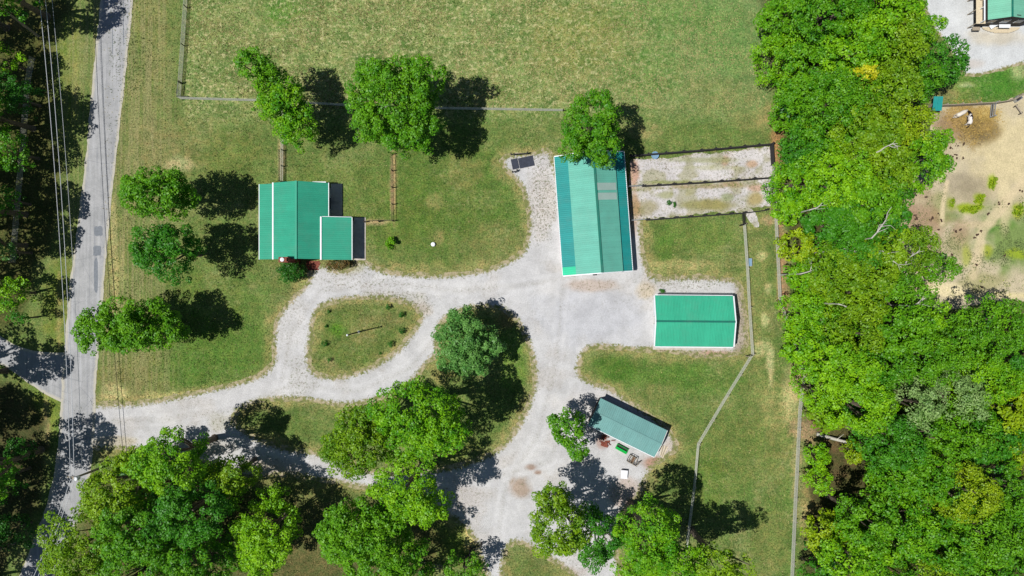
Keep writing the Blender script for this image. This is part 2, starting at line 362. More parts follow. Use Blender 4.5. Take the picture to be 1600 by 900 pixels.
def tone_gravel(x, y):
    col = np.tile(np.array(lin((191, 189, 188))), (len(x), 1))
    n2 = fbm(x, y, 3., 31, 3); n1 = fbm(x, y, 9, 37, 3)
    col = mixa(col, sstep(.5, .8, n1)*.5, (200, 196, 192)); col = mixa(col, sstep(.55, .8, n2)*.4, (176, 168, 160))
    speck = .12+.2*sstep(.5, .75, n2)
    for (bx, by, rx, ry, c, s, sp) in [
        (930,490,90,50,(182,182,186),.7,0),(700,450,100,12,(202,199,196),.5,0),(950,640,100,30,(198,192,186),.5,0),
        (1080,440,80,14,(196,192,186),.4,.9),(1160,500,16,70,(158,142,122),.8,.8),(1090,556,80,10,(172,150,132),.8,.8),(1120,556,30,8,(186,128,112),.6,.5),(1050,548,30,8,(180,170,156),.6,.6),(1010,455,16,14,(204,184,150),.6,.6),
        (925,445,36,10,(184,164,148),.7,.5),(845,310,22,70,(192,182,172),.5,1.),(840,260,36,16,(196,190,188),.4,.5),(876,330,8,90,(198,195,195),.7,-.3),
        (540,412,40,14,(176,172,142),.8,.9),(560,440,100,18,(190,187,184),.3,.5),(470,600,26,40,(186,182,176),.4,.7),(610,465,60,10,(180,174,160),.5,.9),(655,485,20,16,(178,162,140),.6,.8),(450,500,30,60,(198,194,190),.5,.4),
        (485,408,14,10,(182,140,120),.7,0),(1010,380,10,50,(204,190,180),.6,.3),(990,330,8,40,(186,150,124),.7,.3),
        (1030,725,24,12,(172,134,112),.9,.3),(1048,700,12,20,(186,168,150),.6,.4),(990,790,20,14,(176,146,128),.8,.4),(812,760,18,16,(164,140,118),.8,.4),(830,730,10,6,(150,118,96),.8,.2),(840,738,6,4,(150,118,96),.8,.2),
        (900,880,50,30,(196,190,184),.4,.4),(870,895,40,14,(170,144,124),.6,.4),(975,770,26,24,(182,160,146),.6,.4),(940,690,10,10,(156,116,96),.6,0),
        (420,735,50,20,(178,162,142),.7,.6),(310,700,60,14,(180,170,150),.6,.5),(180,690,30,10,(180,168,140),.7,.5),(140,640,30,26,(180,178,178),.6,0),(345,660,20,16,(176,170,150),.5,.8),(700,780,70,30,(178,168,160),.5,.5)]:
        f = blob(x, y, bx, by, rx, ry, seed=int(bx+by)); col = mixa(col, f*s, c); speck = speck+f*sp
    for path in ([(150,660),(260,655),(360,640),(460,600),(560,612),(640,575),(700,505),(800,450),(900,430)], [(440,595),(455,520),(500,455),(600,440),(720,455),(850,440)], [(880,440),(870,560),(840,680),(790,760),(770,890)], [(340,690),(450,722),(600,750),(760,750),(860,720),(900,600)]):
        pd = linedist(x, y, W2(path)); rut = sstep(.35, .1, np.abs(pd-.78)+(n2-.5)*.3); mid_ = sstep(.4, .1, pd)
        col = mixa(col, rut*.2, (206, 204, 203)); col = mixa(col, mid_*.15, (178, 174, 168)); speck = speck+mid_*.2-rut*.2
    e = np.minimum(np.minimum(np.abs(sdf(x, y, LOT)), np.abs(sdf(x, y, ISL1))), np.abs(sdf(x, y, ISL2)))
    return dict(tone=col, speck=np.clip(speck, 0, 1), edge=sstep(2.0, 0, e))
lot_f = lambda x, y: np.maximum(np.maximum(sdf(x, y, LOT), -sdf(x, y, ISL1)), -sdf(x, y, ISL2))
sheet('gravel_driveway', -70, 38, -47, 23, .22, lot_f, .008, tone_gravel, M_gravel, wig=.45)
def tone_pen(x, y):
    col = np.tile(np.array(lin((200, 194, 192))), (len(x), 1)); n2 = fbm(x, y, 2.5, 51, 3); n1 = fbm(x, y, 6, 57, 3)
    col = mixa(col, sstep(.5, .7, n1)*.6, (186, 168, 148)); col = mixa(col, sstep(.52, .66, n2)*.6, (150, 146, 100)); low = (450-y*10 > 292); col = mixa(col, low*sstep(.5, .62, fbm(x, y, 4, 59, 3))*.6, (150, 146, 100)); col = mixa(col, blob(x, y, 1100, 320, 46, 9, 3)*.8, (140, 138, 88)); col = mixa(col, blob(x, y, 1010, 325, 20, 12, 3)*.7, (150, 140, 92))
    for (bx, by, rx, ry, c, s) in [(1133,253,7,10,(170,136,104),.8),(1175,256,9,6,(186,150,116),.8),(1183,294,14,6,(184,146,118),.8),(1110,320,40,10,(146,138,86),.9),(1180,310,14,12,(160,142,90),.8),
                                   (990,270,8,26,(178,134,106),.8),(992,320,8,22,(170,136,96),.8),(1100,291,60,4,(160,140,100),.8),(1140,287,20,5,(170,140,104),.8),(1040,305,16,6,(140,142,84),.7),(1120,262,50,4,(170,168,130),.6),(1060,285,70,3,(140,146,86),.9),
                                   (1136,308,10,6,(130,140,80),.7),(1100,250,60,5,(150,152,104),.7)]:
        col = mixa(col, blob(x, y, bx, by, rx, ry, seed=int(bx+by))*s, c)
    e = np.minimum(np.abs(sdf(x, y, PEN1)), np.abs(sdf(x, y, PEN2)))
    return dict(tone=col, speck=np.clip(.5+.6*sstep(.4, .6, n1), 0, 1), edge=sstep(1., 0, e)*.6)
pen_f = lambda x, y: np.minimum(np.minimum(sdf(x, y, PEN1), sdf(x, y, PEN2)), sdf(x, y, PATH))
sheet('gravel_pen_floor', 17, 42, 8, 24, .22, pen_f, .014, tone_pen, M_gravel, wig=.5, seed=9)
def tone_yard(x, y):
    col = np.tile(np.array(lin((200, 201, 200))), (len(x), 1)); n1 = fbm(x, y, 5, 61, 3)
    col = mixa(col, sstep(.5, .8, n1)*.4, (186, 182, 176))
    col = mixa(col, blob(x, y, 1560, 60, 50, 14, 5)*.7, (196, 184, 160)); col = mixa(col, blob(x, y, 1520, 100, 16, 8, 5)*.6, (188, 176, 164))
    return dict(tone=col, speck=np.full(len(x), .1), edge=sstep(1.2, 0, np.abs(sdf(x, y, YARD))))
sheet('gravel_yard', 62, 92, 32, 53, .25, lambda x, y: sdf(x, y, YARD), .012, tone_yard, M_gravel, wig=.3, seed=12)
def tone_pad(x, y):
    n1 = fbm(x, y, 7, 71, 4); n2 = fbm(x, y, 2.6, 77, 3)
    col = np.tile(np.array(lin((188, 175, 146))), (len(x), 1))
    col = mixa(col, sstep(.5, .8, n1)*.5, (172, 158, 126))
    clump = .1+.5*sstep(.5, .7, n2)*sstep(6, 0, y-8)
    for (bx, by, rx, ry, c, s) in [(1580,240,70,60,(204,188,146),.8),(1515,190,40,38,(150,124,66),.85),(1480,200,22,26,(138,112,84),.7),(1530,205,30,24,(118,98,58),.7),(1532,214,14,6,(104,90,66),.5),(1545,196,12,10,(150,124,72),.6),(1500,178,20,14,(170,140,84),.5),(1545,178,22,12,(182,156,84),.6),
        (1500,285,30,16,(150,138,116),.7),(1520,300,30,26,(146,134,108),.6),(1550,285,7,12,(150,168,24),.95),(1515,325,26,8,(138,156,24),.95),(1530,312,9,12,(140,156,26),.9),(1486,317,6,10,(150,160,50),.8),(1470,330,20,30,(130,136,74),.6),(1490,338,16,10,(112,132,72),.7),
        (1585,372,56,52,(108,134,66),.9),(1500,380,20,24,(140,140,86),.6),(1460,390,14,20,(150,140,96),.6),(1440,300,20,20,(160,140,110),.6),(1545,350,12,14,(70,118,40),.8),(1590,330,10,12,(160,170,24),.9),(1540,392,10,10,(148,160,30),.8),(1588,396,16,8,(142,160,34),.8),(1510,400,8,18,(150,158,52),.7),(1530,440,40,16,(140,138,84),.6),(1570,350,16,10,(92,132,54),.6),
        (1440,350,40,30,(152,120,96),.7),(1420,330,20,20,(150,118,98),.6),(1500,360,14,20,(160,132,108),.6),(1480,455,40,12,(222,206,164),.9),(1440,450,20,12,(212,192,150),.8),(1560,462,60,6,(214,198,150),.8),(1570,310,10,50,(206,190,150),.7),(1530,350,30,6,(190,170,136),.6)]:
        col = mixa(col, blob(x, y, bx, by, rx, ry, seed=int(bx+by))*s, c)
    pth = linedist(x, y, W2([(1480,285),(1473,320),(1472,350)])); col = mixa(col, sstep(.5, .15, pth)*.8, (208, 190, 154))
    pth = linedist(x, y, W2([(1600,280),(1560,330),(1535,360),(1528,400),(1520,430)])); col = mixa(col, sstep(1., .3, pth+(n2-.5))*.75, (204, 186, 150))
    return dict(tone=col, clump=clump, streak=clump*0)
sheet('dirt_paddock', 56, 92, -6, 34, .25, lambda x, y: sdf(x, y, PADDOCK), .01, tone_pad, M_dirt, wig=.5, seed=14)

# roads: strips with their own across/along coordinates
def resample(pts, n):
    p = np.array(pts); s = np.concatenate([[0], np.cumsum(np.hypot(*np.diff(p, axis=0).T))])
    u = np.linspace(0, s[-1], n); q = np.stack([np.interp(u, s, p[:, 0]), np.interp(u, s, p[:, 1])], 1)
    for _ in range(12): q[1:-1] = (q[:-2]+2*q[1:-1]+q[2:])/4
    return q
m, t, b = newmat('asphalt')
uv = N(t, 'ShaderNodeUVMap').outputs[0]
c = mixc(t, ramp(t, pnoise(t, .5, 5, .7), .3, .7), lin((142, 142, 142)), lin((162, 161, 161)))
trk = pnoise(t, 1., 4, .6, vec=None, stretch=(2.2, .06, 1))
c = mixc(t, ramp(t, trk, .48, .72, 0, .6), c, lin((178, 178, 180))); c = mixc(t, ramp(t, trk, .46, .3, 0, .6), c, lin((120, 122, 128)))
c = mixc(t, 1., c, ramp(t, pnoise(t, 9, 4, .8), .3, .7, .85, 1.14), 'MULTIPLY')
sx = N(t, 'ShaderNodeSeparateXYZ'); t.links.new(uv, sx.inputs[0])
ed = math_(t, 'ABSOLUTE', math_(t, 'SUBTRACT', sx.outputs[0], .5))
c = mixc(t, ramp(t, math_(t, 'ADD', ed, math_(t, 'MULTIPLY', pnoise(t, 1.2, 4, .7), .14)), .46, .54), c, lin((176, 170, 156)))
vor = N(t, 'ShaderNodeTexVoronoi', feature='DISTANCE_TO_EDGE', inputs={'Scale': .22})
gm = N(t, 'ShaderNodeNewGeometry'); add = N(t, 'ShaderNodeVectorMath', operation='ADD'); nn = N(t, 'ShaderNodeTexNoise', inputs={'Scale': 1.4})
t.links.new(gm.outputs[0], add.inputs[0]); t.links.new(nn.outputs[1], add.inputs[1]); t.links.new(add.outputs[0], vor.inputs['Vector'])
c = mixc(t, ramp(t, vor.outputs[0], .012, .003, 0, .35), c, lin((112, 114, 118)))
t.links.new(c, b.inputs['Base Color']); b.inputs['Roughness'].default_value = .9; bump(t, b, pnoise(t, 14, 3, .7), .03)
M_asph = m
def strip(name, Lp, Rp, n, z, mat, nw=14, jit=.18):
    A, B = resample(Lp, n), resample(Rp, n)
    u = np.linspace(0, 1, nw)
    V = A[:, None, :]*(1-u)[None, :, None]+B[:, None, :]*u[None, :, None]
    for side in (0, -1):
        V[:, side, 0] += (fbm(V[:, side, 0], V[:, side, 1], .9, 7+side, 3)-.5)*2*jit
    V3 = np.concatenate([V, np.full((n, nw, 1), z)], 2).reshape(-1, 3)
    i, j = np.meshgrid(np.arange(n-1), np.arange(nw-1), indexing='ij'); a = (i*nw+j).ravel()
    F = np.stack([a, a+nw, a+nw+1, a+1], 1)
    me = np_mesh(name, V3, F)
    uvl = me.uv_layers.new(name='uv'); U = np.stack(np.broadcast_arrays(u[None, :], (np.arange(n)/n)[:, None]), 2).reshape(-1, 2)
    uvl.data.foreach_set('uv', U[F.ravel()].astype(np.float32).ravel())
    return tag(link(name, me, mat), kind='structure')
strip('side_road', W2([(-150,482),(-20,512),(25,541),(55,549),(90,552),(125,548)]), W2([(-150,548),(-20,562),(10,572),(40,596),(80,622),(125,640)]), 60, .012, M_asph)
road = strip('asphalt_road', ROAD_L, ROAD_R, 420, .020, M_asph)
M_tar = simple('tar_patch', (112, 116, 122), .85, var=.12)
for (px, py, w, h) in ((154,361,6.5,7.5),(152,392,6,7.5),(150,430,3,26),(176,63,.6,22),(193,30,.6,40)):
    c0 = P(px, py); mb = MB(); rr = random.Random(px)
    n = 18
    ring = [(c0.x+math.cos(a)*w/10*(.92+rr.random()*.2)*min(1.25, 1/max(abs(math.cos(a)), abs(math.sin(a)))), c0.y+math.sin(a)*h/10*(.92+rr.random()*.2)*min(1.25, 1/max(abs(math.cos(a)), abs(math.sin(a)))), .024) for a in [2*math.pi*k/n for k in range(n)]]
    mb.add(ring, [tuple(range(n))]); mb.build('tar_patch', M_tar, road)
# ------------------------------------------------------------------ trees
def leaf_mat(name, c1, c2, gain=1.0):
    m, t, b = newmat(name)
    tint = attr(t, 'tint')
    oi = N(t, 'ShaderNodeObjectInfo').outputs['Random']
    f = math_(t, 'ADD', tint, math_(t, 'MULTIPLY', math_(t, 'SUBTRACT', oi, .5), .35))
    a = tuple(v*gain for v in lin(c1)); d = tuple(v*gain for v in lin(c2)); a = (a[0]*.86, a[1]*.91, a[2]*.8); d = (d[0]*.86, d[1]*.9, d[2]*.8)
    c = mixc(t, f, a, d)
    t.links.new(c, b.inputs['Base Color']); b.inputs['Roughness'].default_value = .5; b.inputs['Specular IOR Level'].default_value = .35
    tr = N(t, 'ShaderNodeBsdfTranslucent'); t.links.new(mixc(t, 1., c, (1.25, 1.25, .5), 'MULTIPLY'), tr.inputs[0])
    ms = N(t, 'ShaderNodeMixShader'); ms.inputs[0].default_value = .17
    t.links.new(b.outputs[0], ms.inputs[1]); t.links.new(tr.outputs[0], ms.inputs[2])
    t.links.new(ms.outputs[0], t.nodes['Material Output'].inputs[0])
    return m
LEAF = {
 'bright': leaf_mat('leaves_bright', (70, 138, 6), (148, 196, 16)),
 'mid': leaf_mat('leaves_mid', (54, 122, 8), (118, 172, 18)),
 'deep': leaf_mat('leaves_deep', (38, 110, 12), (88, 152, 26)),
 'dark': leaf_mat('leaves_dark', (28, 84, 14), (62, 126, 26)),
 'olive': leaf_mat('leaves_olive', (84, 130, 8), (146, 178, 20)),
 'yellow': leaf_mat('leaves_yellow', (108, 146, 8), (168, 188, 18)),
 'gold': leaf_mat('leaves_gold', (168, 172, 16), (214, 206, 34)),
 'grey': leaf_mat('leaves_grey', (96, 136, 64), (158, 184, 114)),
 'blue': leaf_mat('leaves_blue', (64, 122, 50), (120, 166, 84)),
}
M_bark = simple('bark', (104, 92, 78), .9, var=.3, scale=6)
M_dead = simple('dead_wood', (176, 172, 160), .9, var=.2, scale=8)
NQ = [0]
def leaf_cloud(rng, cen, rad, dens, leaf, flat=.8, updens=.35):
    """leaf quads on the puffs of a crown"""
    cnt = np.maximum(6, (dens*2*np.pi*rad**2*1.15).astype(int)); idx = np.repeat(np.arange(len(cen)), cnt); n = len(idx)
    d = rng.normal(size=(n, 3)); d[:, 2] = np.where(d[:, 2] < -.35, -d[:, 2], d[:, 2]); d /= np.linalg.norm(d, axis=1)[:, None]
    rr = rng.uniform(.62, 1.06, n)**.7
    p = cen[idx]+d*(rad[idx]*rr)[:, None]*np.array([1, 1, flat])
    nrm = d*.75+np.array([0, 0, updens])+rng.normal(size=(n, 3))*.32
    nrm /= np.linalg.norm(nrm, axis=1)[:, None]
    a = np.cross(nrm, rng.normal(size=(n, 3))); a /= np.linalg.norm(a, axis=1)[:, None]; b = np.cross(nrm, a)
    s = (leaf*rng.uniform(.6, 1.3, n))[:, None]
    V = np.stack([p+a*s*.62, p+b*s*.42+nrm*s*.08, p-a*s*.62, p-b*s*.42-nrm*s*.08], 1)
    lt = rng.uniform(0, 1, len(cen))
    tint = np.clip(lt[idx]*.6+rng.uniform(0, .5, n)-.05, 0, 1)
    return V, tint
def crown_obj(name, V, tint, mat, parent):
    n = len(V); NQ[0] += n
    me = np_mesh(name, V.reshape(-1, 3), np.arange(n*4).reshape(n, 4))
    at = me.attributes.new('tint', 'FLOAT', 'FACE'); at.data.foreach_set('value', tint.astype(np.float32))
    return link(name, me, mat, parent)
def make_tree(name, cx, cy, rxp, ryp, zc, sty, label, group=None, cat='tree', leaf=.235, dens=19, puff=None, lobes=None, ang=0, low=.9, gap=0., trunk=True):
    base = P(cx, cy, zc); gnd = Vector((base.x, base.y, 0)); k = (H-zc)/H
    seed = int(cx*7+cy*13+rxp) & 0xffff; rng = np.random.default_rng(seed)
    root = empty(name, gnd, label, cat, group)
    cens = []; rads = []
    if zc > 5: rxp *= 1.07; ryp *= 1.07
    for (ox, oy, lr, lz) in (lobes or [(0, 0, 1., 0)]):
        rx, ry = rxp/10*k*lr, ryp/10*k*lr; rm = math.sqrt(rx*ry)
        pf = puff or float(np.clip(.09*rm+.3, .32, .72))
        nl = max(5, int(math.pi*rx*ry/(pf**2*1.45)*(1-gap)))
        th = rng.uniform(0, 2*np.pi, nl*2); q = np.sqrt(rng.uniform(0, 1, nl*2)); q[nl:] = rng.uniform(.6, 1, nl)
        ph = rng.uniform(0, 6.28, 4)
        out = 1+.1*np.sin(2*th+ph[0])+.09*np.sin(3*th+ph[1])+.07*np.sin(5*th+ph[2])+.05*np.sin(9*th+ph[3])
        top = np.arange(nl*2) < nl
        edge = q*out*.92
        nm = max(3, int(math.pi*rx*ry/(1.5*max(1, pf/.6))**2/1.5)); mt = rng.uniform(0, 6.28, nm); mq = np.sqrt(rng.uniform(0, 1, nm))*.9
        mxy = np.stack([rx*mq*np.cos(mt), ry*mq*np.sin(mt)], 1); xy = np.stack([rx*edge*np.cos(th), ry*edge*np.sin(th)], 1)
        dm = np.min(np.linalg.norm(xy[:, None]-mxy[None], axis=2), axis=1)/(1.45*max(1, pf/.6)); mh = rng.uniform(-.6, .6, nm)[np.argmin(np.linalg.norm(xy[:, None]-mxy[None], axis=2), axis=1)]
        puffup = np.where(dm < 1, np.sqrt(np.clip(1-dm*dm, 0, 1))*1.1+mh, -1.1)*min(1, rm/3)
        z = np.where(top, .72*rm*np.sqrt(np.clip(1-q*q, 0, 1))*rng.uniform(.6, 1.05, nl*2), -low*rm*rng.uniform(0, 1, nl*2)*(.3+q*.5))
        z = np.where(top, z+puffup+rng.uniform(-.45, .45, nl*2)*min(1, rm/3), z); keep = (top & (rng.uniform(0, 1, nl*2) < np.where(dm > 1, .55, 1.))) | (~top & (rng.uniform(0, 1, nl*2) < .6))
        x = rx*edge*np.cos(th)-pf*.3*np.cos(th); y = ry*edge*np.sin(th)-pf*.3*np.sin(th)
        ca, sa = math.cos(ang), math.sin(ang)
        c = np.stack([x*ca-y*sa+ox/10*k, x*sa+y*ca-oy/10*k, zc+z+lz], 1)[keep]
        c[:, 2] = np.maximum(c[:, 2], pf*.8)
        cens.append(c); rads.append(pf*rng.uniform(.5, 1.35, len(c)))
    cen = np.concatenate(cens); rad = np.concatenate(rads)
    V, tint = leaf_cloud(rng, cen, rad, dens, leaf)
    crown_obj('crown', V, tint, LEAF[sty], root)
    if trunk:
        mb = MB(); r0 = max(.07, .035*zc*.8+.02*rxp/10)
        h = zc*.55; rr = random.Random(seed); lean = Vector((rr.uniform(-.3, .3), rr.uniform(-.3, .3), 0))
        top = Vector((0, 0, zc*.95))+lean
        mb.tube([(0,0,-.1), (0,0,.15), lean*.4+Vector((0,0,h*.6)), lean*.8+Vector((0,0,h)), top], [r0*1.45, r0, r0*.85, r0*.7, r0*.3], 8)
        for i in range(min(8, max(3, int(rxp/8)))):
            tgt = Vector(cen[rr.randrange(len(cen))])
            st = lean*.7+Vector((0, 0, h*rr.uniform(.6, 1.)))
            mid = st.lerp(tgt, .5)+Vector((0, 0, -.08*zc*rr.random()))
            mb.tube([st, mid, tgt], [r0*.5, r0*.32, r0*.1], 5, cap=False)
        mb.build('trunk', M_bark, root)
    return root

# trees standing on their own on the lawns: crown centre in the photo, half widths, height of the widest part
T = make_tree
g1 = 'single trees on the lawns'
T('shade_tree',397,107,30,32,12,'mid','small dark green tree at the upper left end of the row along the paddock fence',g1, lobes=[(0,-4,.85,0),(18,2,.6,-.5)])
T('shade_tree',447,170,47,47,8.3,'bright','tall narrow yellow-green tree just above the green-roofed house',g1, lobes=[(-14,-28,.72,0),(0,0,.8,.3),(18,26,.72,-.3)])
T('shade_tree',622,160,86,76,11,'mid','largest lone tree, broad round green crown over the paddock fence',g1, lobes=[(-8,4,.86,0),(38,-24,.5,1),(-42,30,.4,-1),(20,34,.55,-.5),(-30,-34,.42,0)])
T('shade_tree',925,202,51,53,10.5,'mid','round green tree leaning over the top end of the barn roof',g1, lobes=[(0,-8,.92,0),(-28,30,.45,-1),(18,28,.55,-.6)])
T('shade_tree',247,303,56,44,10.3,'mid','wide pale green tree, topmost of the three beside the road verge',g1, gap=-.3, lobes=[(0,0,.92,0),(28,2,.55,.3),(-36,-16,.36,-.6)])
T('shade_tree',262,392,48,43,10,'deep','dark bluish green open tree left of the house, middle of the verge trees',g1, gap=-.3)
T('shade_tree',185,508,52,45,9,'mid','long green tree overhanging the road edge above the drive entrance',g1, gap=-.3, lobes=[(-10,2,.9,0),(22,10,.75,0),(54,0,.85,.3)])
T('shade_tree',728,532,50,48,8,'blue','pale bluish green bushy tree on the grass island beside the gravel lot',g1, lobes=[(0,-4,.85,0),(30,6,.55,-1),(-14,30,.62,-.6),(10,34,.55,-.5),(-6,-30,.5,.4)], leaf=.24)
T('shade_tree',892,675,32,34,8.2,'mid','small green tree at the left end of the pale teal shed',g1, lobes=[(-4,-6,.9,0),(12,28,.5,-.5)])
g2 = 'trees crowded along the lower gravel lane'
T('lane_tree',650,652,78,62,15,'bright','bright green tree, uppermost crown of the clump over the island tip',g2, lobes=[(0,0,.95,0),(40,16,.6,.2)])
T('lane_tree',560,690,64,54,12.5,'olive','light olive green crown spreading left over the lower gravel lane',g2, gap=.15, lobes=[(0,0,.9,0),(-28,12,.5,-.6),(10,-24,.6,.5)])
T('lane_tree',640,765,60,58,13,'bright','bright crown with ragged fingers between the island clump and the lower lane',g2, gap=.3, lobes=[(-4,-14,.9,0),(30,18,.62,-.3),(-16,36,.4,-.8)], puff=.7)
T('lane_tree',570,842,84,70,11.5,'mid','broad mid green crown at the bottom edge left of the exit lane',g2, lobes=[(0,0,.85,0),(40,26,.62,-.4),(-30,-16,.55,.4),(36,-32,.4,.5)])
T('lane_tree',415,832,58,62,9,'bright','vivid green rounded crown standing alone right of the big lower left clump',g2, lobes=[(0,-4,.9,0),(-8,36,.6,-.6)])
T('lane_tree',268,718,58,46,13.5,'bright','bright crown at the top of the lower left clump beside the drive entrance',g2)
T('lane_tree',185,760,50,52,11,'olive','yellow-green crown hanging over the road at the left of the clump',g2, lobes=[(0,0,.9,0),(10,-40,.35,-.5)])
T('lane_tree',362,742,36,30,9,'olive','small olive crown at the right tip of the lower left clump',g2)
T('lane_tree',300,800,58,52,13,'deep','deep green crown in the middle of the lower left clump',g2)
T('lane_tree',215,830,56,50,12.5,'mid','mid green crown in the heart of the lower left clump',g2)
T('lane_tree',128,850,58,56,10,'olive','pale green crown at the road edge near the lower left corner',g2, gap=.1)
T('lane_tree',300,882,60,46,12,'mid','green crown cut by the bottom edge of the lower left clump',g2)
T('lane_tree',205,905,55,40,11,'mid','half crown at the bottom edge beside the dark road bend',g2)
T('lane_tree',880,815,52,56,11.5,'olive','yellow-green domed crown left of the gravel yard below the teal shed',g2, lobes=[(-6,4,.9,0),(-14,-30,.5,0)])
T('lane_tree',932,838,42,50,9,'deep','darker green crown tucked against the right side of the domed yellow-green tree',g2, gap=.15)
T('lane_tree',1012,835,54,50,13.5,'bright','bright lime green crown below the gravel yard beside the wire fence',g2, lobes=[(0,0,.95,0),(28,30,.5,-.5)])
T('lane_tree',1068,880,46,34,12.5,'bright','bright crown straddling the wire fence at the bottom edge',g2)
T('lane_tree',1122,884,48,30,14,'olive','yellow-green crown in the meadow at the bottom edge right of the wire fence',g2, gap=.15)
T('lane_tree',1000,885,40,26,10,'bright','low bright crown at the bottom edge under the lime green tree',g2)
T('lane_tree',725,890,42,30,5,'mid','low leafy tree at the bottom edge beside the exit lane',g2, gap=.3, leaf=.22)
T('lane_tree',640,905,44,30,8,'mid','half hidden crown at the bottom edge between two larger trees',g2)
g3 = 'roadside wood on the left'
for (cx, cy, r, z, sty, lab) in [
  (2,92,26,6,'bright','sunlit crown at the left edge just below the power pole'),
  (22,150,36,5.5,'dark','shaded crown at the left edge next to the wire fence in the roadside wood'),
  (12,235,34,6.5,'mid','green crown at the left edge level with the upper verge tree'),
  (2,312,26,6,'deep','small crown at the left edge beside the wire fence end'),
  (4,392,20,6,'blue','bluish crown at the left edge above the sunny verge'),
  (14,458,30,5.5,'bright','bright crown at the left edge above the side road'),
  (2,748,32,6,'deep','green crown at the left edge left of the utility pole'),
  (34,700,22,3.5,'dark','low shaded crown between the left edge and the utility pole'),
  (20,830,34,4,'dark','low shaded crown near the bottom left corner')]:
    T('roadside_tree', cx, cy, r, r*.95, z, sty, lab, g3, gap=.1, dens=14)  # dark leaves on the shaded crowns carry the wood's shade as colour
SH = [(135,12,58,13),(72,30,44,13),(48,110,42,12),(108,188,42,12),(58,190,46,12),(45,262,50,12),(96,322,42,12),(48,345,48,12),(92,372,34,11),(28,425,40,11),(10,300,44,12),(8,160,44,12),(10,50,44,12),
      (66,566,42,12),(16,552,46,12),(38,640,34,12),(4,640,44,12),(128,688,48,13.5),(22,715,46,12),(64,752,40,12),(18,805,52,12),(72,835,38,11),(30,892,46,11)]
for (sx, sy, r, z) in SH:                       # tall trees beyond the left edge, found from where their shade falls
    gx, gy = sx-4.7*z, sy+1.08*z; kk = H/(H-z); cx, cy = 800+(gx-800)*kk, 450+(gy-450)*kk
    where = 'above the side road' if sy < 500 else 'below the side road'
    T('roadside_tree', cx, cy, r, r, z, 'mid', 'tall tree mostly beyond the left edge whose shade falls %s' % where, g3+' '+where, gap=.05, dens=10, leaf=.32)
T('sapling',30,497,16,12,4,'deep','tiny feathery tree at the left edge just above the side road', leaf=.2, gap=.2)

